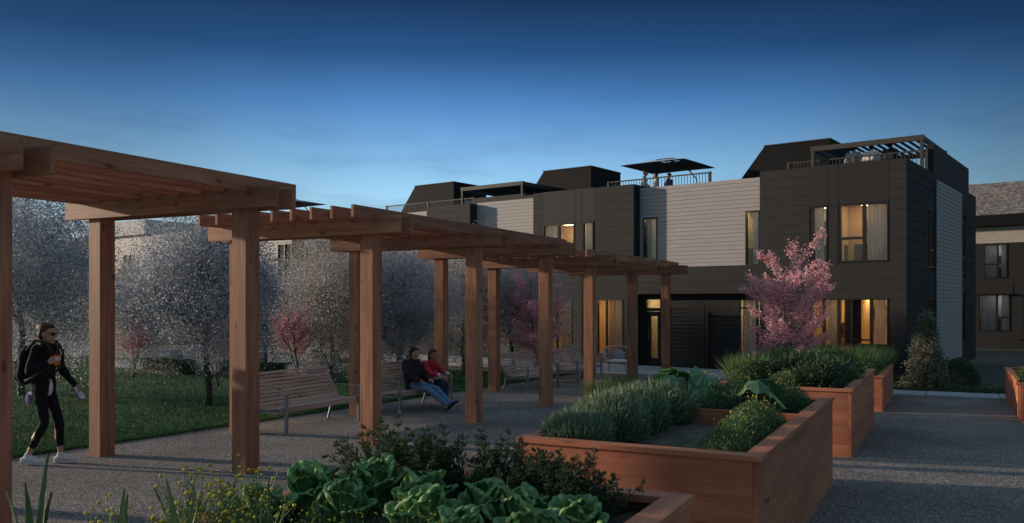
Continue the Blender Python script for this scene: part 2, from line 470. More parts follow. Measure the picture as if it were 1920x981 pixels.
tag(link('lawn_grass', np_mesh('lawn_grass', Vb, np.arange(3 * n).reshape(-1, 3), M['grass'])), 'dark green lawn grass with yellowish patches beside the path', 'grass', kind='stuff')

# narrow steel edging between gravel and lawn, built to follow the ground
eb = MB()
for i in range(-4, 24):
    y0_, y1_ = i * 1.05, i * 1.05 + 1.045
    z_ = Gf(LAWN_EDGE, y0_)
    eb.box(LAWN_EDGE - 0.012, LAWN_EDGE - 0.004, y0_, y1_, z_ - 0.05, z_ + 0.02)
eo = eb.build('edging_strip', M['edging']); eo['kind'] = 'structure'

# ---------------------------------------------------------------- stepped timber pergola, three bays
FR = [1.343, 4.263, 7.183, 9.573, 12.493, 15.413, 17.803, 20.723, 23.643]
PW = 0.22; XN = -7.07; XF = -9.545
def pergola(frames, beam_z, label):
    """beam_z is the underside of the cross beams above world zero"""
    y_mid = frames[1]; root = empty('pergola', (0, 0, 0), 0, label, 'pergola', 'timber pergola bays stepping down along the path')
    for s in frames:
        for xr in (XN, XF):
            x0, x1 = xr - PW, xr
            g = Gf(xr - PW / 2, s)
            b = MB(); b.cbox(x0, x1, s, s + PW, g - 0.02, beam_z + 0.245, 0.006)
            b.build('post', M['wood_z'], root)
        for y0 in (s - 0.056, s + PW + 0.001):
            b = MB(); b.cbox(-10.155, -6.58, y0, y0 + 0.055, beam_z, beam_z + 0.25, 0.004)
            b.build('cross_beam', M['wood_x'], root)
    a0, a1 = frames[0] - 0.056 - 0.47, frames[-1] + PW + 0.056 + 0.47
    for k in range(9):
        xc = -7.013 - k * 0.3531
        b = MB(); b.cbox(xc - 0.0225, xc + 0.0225, a0, a1, beam_z + 0.193, beam_z + 0.363, 0.003)
        b.build('rafter', M['wood_y'], root)
    return root
pergola(FR[0:3], 1.95 + 1.067, 'nearest timber pergola bay, highest of the three, at left')
pergola(FR[3:6], 1.95 + 0.9486, 'middle timber pergola bay over the bench with two sitting people')
pergola(FR[6:9], 1.95 + 0.8235, 'farthest and lowest timber pergola bay nearest the dark townhouse')

# ---------------------------------------------------------------- slatted benches (face +x, length along y)
def make_bench():
    root = empty('bench')
    Ln = 2.0
    # back slats on a reclined, slightly curved profile, seat slats on a shallow dish
    for k in range(9):
        t = k / 8.0
        x = -0.50 - 0.21 * t - 0.02 * math.sin(t * 3.14); z = 0.43 + 0.46 * t
        Mx = Matrix.Translation((x, 0, z)) @ Matrix.Rotation(math.atan2(-0.21, 0.46), 4, 'Y')
        b = MB(); b.cbox(-0.011, 0.011, 0.0, Ln, -0.0215, 0.0215, 0.004, Mx); b.build('slat', M['bench_wood'], root)
    for k in range(8):
        t = k / 7.0
        x = -0.455 + 0.445 * t; z = 0.392 - 0.025 * math.sin(t * 3.0) + 0.014 * t
        b = MB(); b.cbox(x - 0.026, x + 0.026, 0.0, Ln, z - 0.012, z + 0.012, 0.004); b.build('slat', M['bench_wood'], root)
    # deep front rail of the seat
    b = MB(); b.cbox(0.02, 0.045, 0.0, Ln, 0.325, 0.41, 0.004); b.build('front_rail', M['bench_wood'], root)
    for y in (0.10, Ln - 0.10):
        b = MB(); b.cbox(0.048, 0.092, y - 0.03, y + 0.03, 0.0, 0.60, 0.004); b.box(0.03, 0.11, y - 0.045, y + 0.045, 0.0, 0.012); b.build('leg', M['steel'], root)
        b = MB()
        b.tube([(-0.50, y, 0.36), (-0.54, y, 0.2), (-0.60, y, 0.0)], [0.022, 0.022, 0.02], 8); b.box(-0.64, -0.56, y - 0.045, y + 0.045, 0, 0.012)
        b.build('leg', M['steel'], root)
        b = MB(); b.cbox(-0.56, 0.10, y - 0.022, y + 0.022, 0.602, 0.616, 0.003); b.build('armrest', M['steel'], root)
        b = MB(); b.prism([(-0.52, 0.43), (-0.50, 0.34), (-0.40, 0.315), (0.04, 0.325), (0.04, 0.36), (-0.36, 0.352), (-0.44, 0.365), (-0.455, 0.43), (-0.75, 0.895), (-0.775, 0.89)], y - 0.13 if y < 1 else y + 0.11, y - 0.11 if y < 1 else y + 0.13, 'y')
        b.build('end_frame', M['steel'], root)
    return root
bench0 = make_bench()
bench_spots = [(9.85, 'empty slatted wooden bench nearest the camera, behind the second pergola post'),
               (12.88, 'slatted wooden bench on which two people sit'),
               (18.25, 'empty slatted bench third along the lawn edge, past the sitting couple'),
               (21.35, 'empty slatted bench farthest along the lawn, before the rattan chairs')]
for i, (ys0, lab) in enumerate(bench_spots):
    o = bench0 if i == 0 else copy_tree(bench0)
    o.location = (-9.04, ys0, Gf(-9.2, ys0 + 1.0))
    tag(o, lab, 'bench', 'slatted benches under the pergola')

# ---------------------------------------------------------------- raised planters
def planter(x0, x1, y0, y1, top, label, soil=0.10, divider=None, nrow=4, soilm='soil', name='raised_planter'):
    root = empty(name, ((x0 + x1) / 2, (y0 + y1) / 2, 0), 0, label, 'planter', 'raised timber garden planters')
    hx, hy = (x1 - x0) / 2, (y1 - y0) / 2
    g = min(Gf(x0, y0), Gf(x1, y1), Gf(x0, y1), Gf(x1, y0)) - 0.01
    body_top = top - 0.035; rh = (body_top - g) / nrow; t = 0.045
    for k in range(nrow):
        z0, z1 = g + k * rh, g + (k + 1) * rh - 0.0006
        for sgn in (-1, 1):
            b = MB(); b.cbox(-hx + t + 0.001, hx - t - 0.001, sgn * hy - (t if sgn > 0 else 0), sgn * hy + (0 if sgn > 0 else t), z0, z1, 0.0012)
            b.build('plank', M['planter_x'], root)
            b = MB(); b.cbox(sgn * hx - (t if sgn > 0 else 0), sgn * hx + (0 if sgn > 0 else t), -hy, hy, z0, z1, 0.0012)
            b.build('plank', M['planter_y'], root)
    cw, ov = 0.13, 0.02
    for sgn in (-1, 1):
        # mitred cap boards
        yo, yi = sgn * (hy + ov), sgn * (hy + ov - cw); xo, xi = hx + ov, hx + ov - cw
        b = MB(); b.prism([(-xo, yo), (xo, yo), (xi - 0.001, yi), (-xi + 0.001, yi)], body_top + 0.001, top, 'z'); b.build('cap_board', M['planter_x'], root)
        xo, xi = sgn * (hx + ov), sgn * (hx + ov - cw); yo, yi = hy + ov, hy + ov - cw
        b = MB(); b.prism([(xo, -yo + 0.002), (xo, yo - 0.002), (xi, yi - 0.002), (xi, -yi + 0.002)], body_top + 0.001, top, 'z'); b.build('cap_board', M['planter_y'], root)
    if divider is not None:
        yd = divider - (y0 + y1) / 2
        b = MB(); b.cbox(-hx + t + 0.002, hx - t - 0.002, yd, yd + 0.04, g + 0.3, top - 0.01, 0.003); b.build('divider', M['planter_x'], root)
    nx, ny = 30, 60
    X, Y = np.meshgrid(np.linspace(-hx + t, hx - t, nx), np.linspace(-hy + t, hy - t, ny))
    Z = top - soil + 0.016 * np.sin(X * 9 + Y * 4) * np.cos(Y * 7) + 0.012 * rs.normal(size=X.shape)
    F = [(j * nx + i, j * nx + i + 1, (j + 1) * nx + i + 1, (j + 1) * nx + i) for j in range(ny - 1) for i in range(nx - 1)]
    link('soil', np_mesh('soil', np.stack([X, Y, Z], -1).reshape(-1, 3), F, M[soilm], True), root)
    return root
PX0, PX1 = -2.855, -1.09
planter(PX0, PX1, 0.0, 4.0, 1.03, 'timber planter at the bottom edge full of cabbages and yellow flowers')
planter(PX0, PX1, 5.70, 9.74, 0.94, 'large timber planter in the middle foreground with bare soil and taro', 0.15, 8.1, soilm='soil_moss')
planter(PX0, PX1, 11.8, 15.7, 0.825, 'second timber planter along the gravel aisle with dark ferns', 0.06)
planter(PX0, PX1, 17.85, 21.6, 0.53, 'lowest timber planter in the row, below the pink tree', 0.06)
planter(1.19, 2.95, 17.2, 21.9, 0.515, 'timber planter cut off by the right edge of the picture', 0.06)
# ---------------------------------------------------------------- building materials with light inside
def lamp_mat(name, col, strength):
    m, nt, bs, out = new_mat(name)
    bs.inputs['Base Color'].default_value = (*col, 1); bs.inputs['Emission Color'].default_value = (*col, 1)
    bs.inputs['Emission Strength'].default_value = strength
    return m
M['room_warm'] = plain('room_warm_wall', (0.72, 0.56, 0.36), 0.85, 0.08, 1.5)
M['room_cream'] = plain('room_cream_wall', (0.74, 0.66, 0.52), 0.85, 0.06, 1.5)
M['room_dim'] = plain('room_pale_wall', (0.62, 0.60, 0.58), 0.85, 0.06, 1.5)
M['lamp_room_warm'] = lamp_mat('ceiling_lamp_warm', (1.0, 0.62, 0.25), 2.6)
M['lamp_room_cream'] = lamp_mat('ceiling_lamp_cream', (1.0, 0.72, 0.38), 2.1)
M['lamp_room_dim'] = lamp_mat('ceiling_lamp_dim', (0.95, 0.85, 0.80), 1.2)
M['furniture'] = plain('dark_furniture', (0.10, 0.055, 0.03), 0.5, 0.2)
m_, nt_, bs_, out_ = new_mat('window_glass')
gl_ = nt_.nodes.new('ShaderNodeBsdfGlossy'); gl_.inputs['Roughness'].default_value = 0.02
tr_ = nt_.nodes.new('ShaderNodeBsdfTransparent'); tr_.inputs[0].default_value = (0.86, 0.88, 0.88, 1)
fr_ = nt_.nodes.new('ShaderNodeFresnel'); fr_.inputs[0].default_value = 1.5
mx_ = nt_.nodes.new('ShaderNodeMixShader')
nt_.links.new(fr_.outputs[0], mx_.inputs[0]); nt_.links.new(tr_.outputs[0], mx_.inputs[1]); nt_.links.new(gl_.outputs[0], mx_.inputs[2])
nt_.links.new(mx_.outputs[0], out_.inputs[0]); M['glass'] = m_
m_, nt_, bs_, out_ = new_mat('sheer_curtain')
bs_.inputs['Base Color'].default_value = (0.86, 0.83, 0.81, 1); bs_.inputs['Roughness'].default_value = 0.9
tl_ = nt_.nodes.new('ShaderNodeBsdfTranslucent'); tl_.inputs[0].default_value = (0.85, 0.82, 0.80, 1)
mx_ = nt_.nodes.new('ShaderNodeMixShader'); mx_.inputs[0].default_value = 0.20
nt_.links.new(bs_.outputs[0], mx_.inputs[1]); nt_.links.new(tl_.outputs[0], mx_.inputs[2]); nt_.links.new(mx_.outputs[0], out_.inputs[0])
M['curtain'] = m_

def holed(b, x0, x1, z0, z1, y0, y1, holes):
    """wall slab with rectangular openings"""
    xs = sorted({x0, x1, *[min(max(h[i], x0), x1) for h in holes for i in (0, 1)]})
    zs = sorted({z0, z1, *[min(max(h[i], z0), z1) for h in holes for i in (2, 3)]})
    for i in range(len(xs) - 1):
        for j in range(len(zs) - 1):
            cx, cz = (xs[i] + xs[i + 1]) / 2, (zs[j] + zs[j + 1]) / 2
            if any(h[0] < cx < h[1] and h[2] < cz < h[3] for h in holes): continue
            b.box(xs[i], xs[i + 1], y0, y1, zs[j], zs[j + 1])

def spans(x0, x1, holes, z0, z1):
    """free runs of a board between the openings that cut it"""
    cuts = sorted([(h[0], h[1]) for h in holes if h[2] < z1 - 0.03 and h[3] > z0 + 0.03])
    out, c = [], x0
    for a, b_ in cuts:
        if a > c: out.append((c, min(a, x1)))
        c = max(c, b_)
    if c < x1: out.append((c, x1))
    return [(a, b_) for a, b_ in out if b_ - a > 0.03]

def curtain_mesh(x0, x1, z0, z1, y, folds=None):
    nx = max(16, int((x1 - x0) * 70)); xs = np.linspace(x0, x1, nx); zs = np.linspace(z0, z1, 5)
    ph = rs.random() * 6
    X, Z = np.meshgrid(xs, zs)
    Y = y + 0.022 * np.sin(X * 62 + ph + 1.4 * np.sin(X * 9)) * (0.75 + 0.25 * (z1 - Z) / (z1 - z0)) + 0.012 * np.sin(X * 23 + ph)
    F = [(j * nx + i, j * nx + i + 1, (j + 1) * nx + i + 1, (j + 1) * nx + i) for j in range(4) for i in range(nx - 1)]
    return np_mesh('curtain', np.stack([X, Y, Z], -1).reshape(-1, 3), F, M['curtain'], True)

def window(root, x0, x1, z0, z1, y=0.0, room='room_warm', mull=(), bars=(), curtains=(), depth=1.3, name='window', fw=0.045, axis=None):
    """frame proud of the wall, pane set back, lit room box behind; curtains as (x0, x1) runs. axis: matrix for side walls"""
    f = MB(); ft = y - 0.03; fb = y + 0.10
    f.box(x0, x1, ft, fb, z1 - fw, z1); f.box(x0, x1, ft, fb, z0, z0 + fw)
    f.box(x0, x0 + fw, ft, fb, z0 + fw, z1 - fw); f.box(x1 - fw, x1, ft, fb, z0 + fw, z1 - fw)
    for m in mull: f.box(m[0], m[1], ft + 0.002, fb - 0.002, z0 + fw, z1 - fw)
    for bx0, bx1, bz0, bz1 in bars: f.box(bx0, bx1, ft + 0.004, fb - 0.004, bz0, bz1)
    w = f.build(name, M['frame_black'], root)
    p = MB(); p.box(x0 + fw * 0.5, x1 - fw * 0.5, y + 0.045, y + 0.053, z0 + fw * 0.5, z1 - fw * 0.5)
    p.build('pane', M['glass'], w)
    r = MB(); d = y + depth; a, b_, c, e_ = x0 - 0.25, x1 + 0.25, z0 - 0.02, z1 + 0.05; yy = y + 0.125
    r.add([(a, yy, c), (b_, yy, c), (b_, d, c), (a, d, c), (a, yy, e_), (b_, yy, e_), (b_, d, e_), (a, d, e_)],
          [(0, 1, 2, 3), (7, 6, 5, 4), (3, 2, 6, 7), (0, 3, 7, 4), (2, 1, 5, 6)])
    r.build('room', M[room], w)
    lx, ly = (x0 + x1) / 2, y + depth * 0.55; lw_ = min(0.5, (x1 - x0) * 0.6)
    r = MB(); r.box(lx - lw_ / 2, lx + lw_ / 2, ly - 0.2, ly + 0.2, e_ - 0.035, e_ - 0.012); r.build('ceiling_lamp', M['lamp_' + room], w)
    if depth > 1.1:
        q = rnd.random(); r = MB()
        fx = x0 + (x1 - x0) * rnd.uniform(0.15, 0.6); fz = z0 + (z1 - z0) * rnd.uniform(0.40, 0.58)
        if q < 0.5:      # wall shelves
            for k in range(2): r.box(fx - 0.35, fx + 0.35, d - 0.26, d - 0.01, fz + k * 0.34, fz + k * 0.34 + 0.03)
            for k in range(4): r.box(fx - 0.30 + k * 0.13, fx - 0.22 + k * 0.13, d - 0.22, d - 0.04, fz + 0.031, fz + 0.031 + rnd.uniform(0.1, 0.24))
        else:            # framed picture and a sideboard
            r.box(fx - 0.26, fx + 0.26, d - 0.03, d - 0.005, fz, fz + 0.42); r.box(fx - 0.5, fx + 0.5, d - 0.4, d - 0.01, z0, z0 + min(0.75, (z1 - z0) * 0.34))
        r.build('furniture', M['furniture'], w)
    for c0, c1 in curtains: link('curtain', curtain_mesh(c0, c1, z0 + 0.02, z1 - 0.02, y + 0.17), w)
    if axis is not None: w.matrix_local = axis
    return w

def boards(root, x0, x1, z0, z1, h, holes, mat, y=0.0, th=0.022, single=True, axis=None, gap=0.0045):
    """lapped siding boards, each one an object (or one joined part when far away)"""
    n = max(1, round((z1 - z0) / h)); h = (z1 - z0) / n; join = MB(); cache = {}
    for k in range(n):
        a, b_ = z0 + k * h, z0 + (k + 1) * h - gap
        for s0, s1 in spans(x0, x1, holes, a, b_):
            V = [(s0, y, a), (s1, y, a), (s1, y, b_), (s0, y, b_), (s0, y - th, a), (s1, y - th, a), (s1, y - th * 0.45, b_), (s0, y - th * 0.45, b_)]
            F = [(4, 5, 6, 7), (0, 4, 7, 3), (1, 2, 6, 5), (0, 1, 5, 4), (3, 7, 6, 2)]
            if single:
                o = MB().add(V, F).build('plank', mat, root)
                if axis is not None: o.matrix_local = axis
            else: join.add(V, F)
    if not single and join.v:
        o = join.build('siding', mat, root); o['kind'] = 'stuff'
        if axis is not None: o.matrix_local = axis

# ---------------------------------------------------------------- row of townhouses
BX, BY = at(1700, 25.2)
BZ = -0.33
BROT = -math.atan2(0.176, 0.984)
ROW = Matrix.Translation((BX, BY, BZ)) @ Matrix.Rotation(BROT, 4, 'Z')
def row_pt(t, d, z=0.0): return ROW @ Vector((-t, d, z))
DECK = 6.05; TOP = 6.60; GTOP = 6.50; REC = 0.46
F2B, F2T = 3.54, 5.33       # upper window sill and head
SIDE = Matrix.Rotation(R(90), 4, 'Z')   # maps (along depth, in) onto the right side wall

def house(t0, t1, label, group='townhouses in the long dark row'):
    o = empty('townhouse', row_pt(0, 0), BROT, label, 'townhouse', group)
    return o

def dark_bay(root, a, b_, flip, bay, near=True, lower=True):
    """dark clad volume from t=a to b_; bay=(t0,t1) of the black panelled window strip; flip mirrors the windows"""
    x0, x1 = -b_, -a
    g0, g1 = -bay[1], -bay[0]
    w = g1 - g0
    def mx(u0, u1):   # fractions across the bay measured from its right edge, mirrored on request
        if flip: return (g0 + u0 * w, g0 + u1 * w)
        return (g1 - u1 * w, g1 - u0 * w)
    dbl = mx(0.01, 0.615); nar = mx(0.765, 0.965)
    holes = [(dbl[0], dbl[1], F2B, F2T), (nar[0], nar[1], F2B, F2T)]
    lowh = []
    if isinstance(lower, list): lowh = lower
    elif lower:
        dl = mx(0.01, 0.46); ml = mx(0.46, 0.98)
        lowh = [(dl[0], dl[1], 0.98, 2.42), (ml[0], ml[1], 0.10, 2.42)]
    b = MB(); holed(b, x0, x1, 0, TOP, 0.002, 0.12, holes + lowh); 
    b.box(x0, x0 + 0.1, 0.12, 8.0, 0, TOP); b.box(x1 - 0.1, x1, 0.12, 8.0, 0, TOP)
    b.box(x0, x1, 0.121, 0.30, DECK, TOP)
    b.build('wall', M['siding_dark'], root)
    boards(root, x0, x1, 0.0, TOP, 0.30, holes + lowh + [(g0, g1, F2B - 0.05, TOP + 1)], M['siding_dark'], 0.0, single=near)
    # black panels over and between the windows
    pz = F2T
    for q0, q1 in ((0.0, 0.625), (0.625, 0.755), (0.755, 1.0)):
        p0, p1 = mx(q0, q1); pb = MB(); pb.cbox(p0 + 0.006, p1 - 0.006, -0.016, 0.0, pz + 0.01, TOP + 0.01, 0.003); pb.build('panel', M['panel_black'], root)
    p0, p1 = mx(0.625, 0.755); pb = MB(); pb.cbox(p0 + 0.004, p1 - 0.004, -0.016, 0.0, F2B - 0.04, pz, 0.003); pb.build('panel', M['panel_black'], root)
    m0, m1 = mx(0.285, 0.325)
    l0, l1 = mx(0.33, 0.6); c0, c1 = mx(0.03, 0.28); n0, n1 = mx(0.79, 0.95)
    window(root, dbl[0], dbl[1], F2B, F2T, room='room_warm', mull=[(m0, m1)], bars=[(min(l0, l1), max(l0, l1), 4.24, 4.32)], curtains=[(c0, c1)])
    window(root, nar[0], nar[1], F2B, F2T, room='room_cream', curtains=[(n0, n1 - 0.09)])
    if lower is True:
        h0, h1, hb, ht = lowh[0]; k0, k1, kb, kt = lowh[1]
        q0, q1 = mx(0.20, 0.235); cc0, cc1 = mx(0.06, 0.195)
        window(root, h0, h1, hb, ht, room='room_warm', mull=[(q0, q1)], bars=[(*mx(0.24, 0.44), 1.12, 1.17)], curtains=[(cc0, cc1)], depth=1.6)
        q0, q1 = mx(0.60, 0.64); q2, q3 = mx(0.80, 0.83); cc0, cc1 = mx(0.645, 0.79)
        window(root, k0, k1, kb, kt, room='room_warm', mull=[(q0, q1), (q2, q3)], curtains=[(cc0, cc1)], depth=1.6)

def grey_bay(root, a, b_, wins=(), near=True, seam=None, top=GTOP, foot=3.55):
    """pale lap-sided volume set back, over the dark porch"""
    x0, x1 = -b_, -a
    holes = [(-w1, -w0, F2B, F2T + 0.06) for w0, w1 in wins]
    b = MB(); holed(b, x0, x1, foot, top - 0.02, REC + 0.002, REC + 0.12, holes); b.build('wall', M['bronze'], root)
    if seam: 
        boards(root, x0, -seam - 0.006, foot, top, 0.138, holes, M['siding_grey'], REC, 0.016, near, gap=0.008)
        boards(root, -seam + 0.006, x1, foot, top, 0.138, holes, M['siding_grey'], REC, 0.016, near, gap=0.008)
    else: boards(root, x0, x1, foot, top, 0.138, holes, M['siding_grey'], REC, 0.016, near, gap=0.008)
    for h in holes:
        w = h[1] - h[0]
        window(root, h[0], h[1], h[2], h[3], y=REC, room='room_cream', curtains=[(h[0] + 0.42 * w, h[1] - 0.03)])

def parapet_cap(root, a, b_, y, z):
    b = MB(); b.box(-b_, -a, y - 0.03, y + 0.2, z + 0.001, z + 0.03); b.build('parapet_cap', M['panel_black'], root)

def bulkhead(root, t0, t1, d0=6.55, d1=9.3, top=8.66):
    b = MB(); b.prism([(-t0, DECK), (-t0, top), (-t1, top), (-t1 - 2.1, DECK)], d0, d1, 'y'); o = b.build('stair_bulkhead', M['roof_black'], root)
    e_ = MB(); e_.prism([(-t0 + 0.03, top + 0.001), (-t0 + 0.03, top + 0.04), (-t1 - 0.02, top + 0.04), (-t1 - 0.02, top + 0.001)], d0 - 0.04, d1, 'y'); e_.build('roof_trim', M['bronze'], o)
    v_ = MB(); v_.box(-t0 + 0.001, -t0 + 0.03, d0 + 0.9, d0 + 1.7, DECK + 1.5, DECK + 1.75); v_.build('vent', M['siding_grey'], o)

# ---- corner townhouse
h1 = house(0, 6.84, 'corner townhouse at right with a terrace on its roof')
dark_bay(h1, 0.0, 4.485, False, (0.48, 2.86))
grey_bay(h1, 4.487, 6.84, wins=[(4.66, 5.16)])
# lower wall under the pale volume: window, then porch wall
lowholes = [(-5.40, -4.50, 0.08, 2.42)]
b = MB(); holed(b, -6.84, -4.487, 0, 3.54, REC + 0.002, REC + 0.12, lowholes); b.build('wall', M['siding_dark'], h1)
boards(h1, -6.84, -4.487, 0, 2.58, 0.30, lowholes, M['siding_dark'], REC)
window(h1, -5.40, -4.50, 0.08, 2.42, y=REC, room='room_cream', mull=[(-4.78, -4.74)], bars=[(-5.35, -4.78, 2.08, 2.14)], curtains=[(-5.33, -4.82)], depth=1.6)
bulkhead(h1, 4.2, 6.8)
b = MB(); b.box(-6.84, -0.12, 0.7, 11.9, DECK - 0.25, DECK); b.build('roof_deck', M['concrete'], h1)
# right side wall, coordinates (depth, height) turned onto x = 0
sh = [(2.55, 3.75, F2B - 0.1, F2T + 0.05), (8.72, 9.55, F2B - 0.1, F2T + 0.05), (2.55, 3.75, 0.98, 2.42), (8.72, 9.55, 0.9, 2.42)]
S1 = Matrix.Rotation(R(90), 4, 'Z')
def sidewall(name, x0, x1, z0, z1, holes, mat, y0=0.002, y1=0.12):
    b = MB(); holed(b, x0, x1, z0, z1, y0, y1, holes); o = b.build(name, mat, h1); o.matrix_local = S1; return o
sidewall('wall', 0.13, 11.9, 0.0, TOP, sh, M['siding_dark'])
boards(h1, 0.0, 3.97, 0.0, TOP, 0.30, sh, M['siding_dark'], 0.0, axis=S1)
boards(h1, 3.98, 8.62, 0.25, 6.42, 0.138, sh, M['siding_grey'], -0.06, 0.016, axis=S1, gap=0.008)
sidewall('wall', 3.985, 8.615, 0.26, 6.40, [], M['bronze'], -0.058, 0.0)
boards(h1, 8.64, 11.9, 0.0, 6.2, 0.30, sh, M['siding_dark'], -0.02, axis=S1)
for (a_, b__, c_, d_) in sh:
    window(h1, a_, b__, c_, d_, room='room_cream', mull=[((a_ + b__) / 2 - 0.03, (a_ + b__) / 2 + 0.03)], bars=[((a_ + b__) / 2, b__, c_ + 0.55, c_ + 0.61)], curtains=[(a_ + 0.06, (a_ + b__) / 2 - 0.05)], axis=S1, depth=1.0)
# tall solid parapet over the rear of the side wall
sidewall('parapet', 3.66, 10.3, DECK, 7.56, [], M['panel_black'], -0.03, 0.16)
sidewall('rear_wall', 10.31, 11.95, 6.21, 6.62, [], M['siding_dark'], -0.03, 0.1)
b = MB(); b.box(-6.84, -0.01, 11.96, 12.1, 0, TOP); b.build('wall', M['siding_dark'], h1)

# ---- second townhouse, mirrored, with porch
h2 = house(6.84, 13.68, 'townhouse with the recessed porch and parasol on its roof terrace')
lw = [(-10.75, -9.62, 0.35, 2.42), (-13.25, -11.85, 0.35, 2.42)]
dark_bay(h2, 9.19, 13.68, True, (10.82, 13.22), lower=lw)
grey_bay(h2, 6.84, 9.187, wins=[(8.47, 9.04)], seam=None)
door_h = [(-8.98, -8.28, 0.06, 2.48)]
b = MB(); holed(b, -9.187, -6.84, 0, 3.54, REC + 0.002, REC + 0.12, door_h); b.build('wall', M['siding_dark'], h2)
boards(h2, -9.187, -6.84, 0, 2.58, 0.30, door_h, M['siding_dark'], REC)
window(h2, *lw[0], room='room_warm', mull=[(-10.36, -10.33)], curtains=[(-10.32, -9.66)], depth=1.6)
window(h2, *lw[1], room='room_warm', mull=[(-12.62, -12.55)], bars=[(-12.55, -11.9, 1.1, 1.16)], curtains=[(-12.5, -11.95)], depth=1.6)
# glazed entrance door with a transom light
dr = MB()
for q in ((-8.98, -8.91, 0.06, 2.48), (-8.35, -8.28, 0.06, 2.48), (-8.91, -8.35, 2.40, 2.48), (-8.91, -8.35, 1.98, 2.10)): dr.box(q[0], q[1], REC - 0.04, REC + 0.10, q[2], q[3])
for q in ((-8.905, -8.74, 0.07, 1.97), (-8.47, -8.355, 0.07, 1.97), (-8.74, -8.47, 1.80, 1.97), (-8.74, -8.47, 0.07, 0.28)): dr.box(q[0], q[1], REC + 0.0, REC + 0.05, q[2], q[3])
do = dr.build('door', M['frame_black'], h2)
p = MB(); p.box(-8.75, -8.46, REC + 0.02, REC + 0.028, 0.27, 1.81); p.box(-8.91, -8.35, REC + 0.02, REC + 0.028, 2.09, 2.41); p.build('pane', M['glass'], do)
hd = MB(); hd.tube([(-8.79, REC - 0.01, 0.95), (-8.79, REC - 0.06, 0.96), (-8.79, REC - 0.06, 1.30), (-8.79, REC - 0.01, 1.31)], 0.012, 6); hd.build('handle', M['steel'], do)
r = MB(); r.add([(-9.1, REC + 0.13, 0.05), (-8.1, REC + 0.13, 0.05), (-8.1, 2.2, 0.05), (-9.1, 2.2, 0.05), (-9.1, REC + 0.13, 2.55), (-8.1, REC + 0.13, 2.55), (-8.1, 2.2, 2.55), (-9.1, 2.2, 2.55)], [(0, 1, 2, 3), (7, 6, 5, 4), (3, 2, 6, 7), (0, 3, 7, 4), (2, 1, 5, 6)]); r.build('room', M['room_cream'], do)
r = MB(); r.box(-8.8, -8.4, 1.2, 1.6, 2.50, 2.53); r.build('ceiling_lamp', M['lamp_room_cream'], do)
r = MB(); r.cbox(-8.72, -8.42, 1.3, 1.6, 0.06, 1.0, 0.01); r.build('cabinet', M['cushion'], do)
bulkhead(h2, 15.1 - 0.0, 17.8)
b = MB(); b.box(-13.68, -6.84, 0.7, 11.9, DECK - 0.25, DECK); b.build('roof_deck', M['concrete'], h2)
# canopy over both porches
b = MB(); b.box(-9.186, -4.49, -0.03, REC - 0.002, 2.60, 3.02); b.build('porch_canopy', M['siding_dark'], h2)
b = MB(); b.box(-9.19, -4.487, 0.02, REC - 0.002, 3.03, 3.545); b.build('fascia', M['panel_black'], h2)
b = MB(); b.box(-6.88, -6.841, 0.9, 11.9, DECK, TOP - 0.15)
b.build('party_wall', M['panel_black'], h2)

# ---- the houses further along the row, mostly behind trees
def far_house(t0, t1, segs, label, wf=(0.10, 0.32), wroom='room_cream'):
    h = house(t0, t1, label)
    b = MB(); b.box(-t1 + 0.01, -t0, 0.301 + REC, 11.9, DECK - 0.25, DECK); b.build('roof_deck', M['concrete'], h)
    for kind, a, c, top in segs:
        x0, x1 = -c, -a; w = c - a
        if kind == 'd':
            hs = [(x0 + 0.18 * w, x0 + 0.48 * w, F2B, F2T), (x0 + 0.6 * w, x0 + 0.72 * w, F2B, F2T), (x0 + 0.2 * w, x0 + 0.7 * w, 0.5, 2.42)]
            b = MB(); holed(b, x0, x1, 0, top, 0.002, 0.12, hs); b.box(x0, x0 + 0.1, 0.12, 2, 0, top); b.box(x1 - 0.1, x1, 0.12, 2, 0, top); b.build('wall', M['siding_dark'], h)
            boards(h, x0, x1, 0, top, 0.30, hs, M['siding_dark'], 0.0, single=False)
            for q in hs: window(h, *q, room='room_warm', mull=[((q[0] + q[1]) / 2 - 0.03, (q[0] + q[1]) / 2 + 0.03)])
        else:
            hs = [(x0 + wf[0] * w, x0 + wf[1] * w, F2B, F2T)]
            b = MB(); holed(b, x0, x1, 0, top, REC + 0.002, REC + 0.12, hs); b.build('wall', M['siding_grey'], h)
            boards(h, x0, x1, 2.8, top, 0.138, hs, M['siding_grey'], REC, 0.016, single=(a < 14), gap=0.008)
            b = MB(); b.box(x0, x1, 0.1, REC - 0.015, 0, 2.78); b.build('porch_wall', M['siding_dark'], h)
            window(h, *hs[0], y=REC, room=wroom, mull=[((hs[0][0] + hs[0][1]) / 2 - 0.03, (hs[0][0] + hs[0][1]) / 2 + 0.03)])
    return h
h3 = far_house(13.68, 23.0, [('g', 13.68, 16.95, GTOP), ('d', 16.95, 19.4, 6.45), ('g', 19.4, 23.0, 6.35)], 'third townhouse from the right corner, its lower half behind trees')
bulkhead(h3, 23.6, 26.4)
b = MB(); b.box(-20.3, -16.95, 4.1, 4.25, DECK, 7.30); b.build('parapet', M['panel_black'], h3)
b = MB(); b.box(-16.9, -13.68, 0.48 + REC, 0.6 + REC, DECK, 6.7); b.build('parapet', M['panel_black'], h3)
far_house(23.0, 33.0, [('d', 23.0, 28.6, TOP), ('g', 28.6, 33.0, GTOP)], 'fourth townhouse, mostly hidden behind the grey trees', (0.60, 0.86), 'room_warm')
far_house(33.0, 42.8, [('d', 33.0, 37.5, TOP), ('g', 37.5, 42.8, 6.4)], 'fifth townhouse, almost wholly hidden by the grey leaved tree')
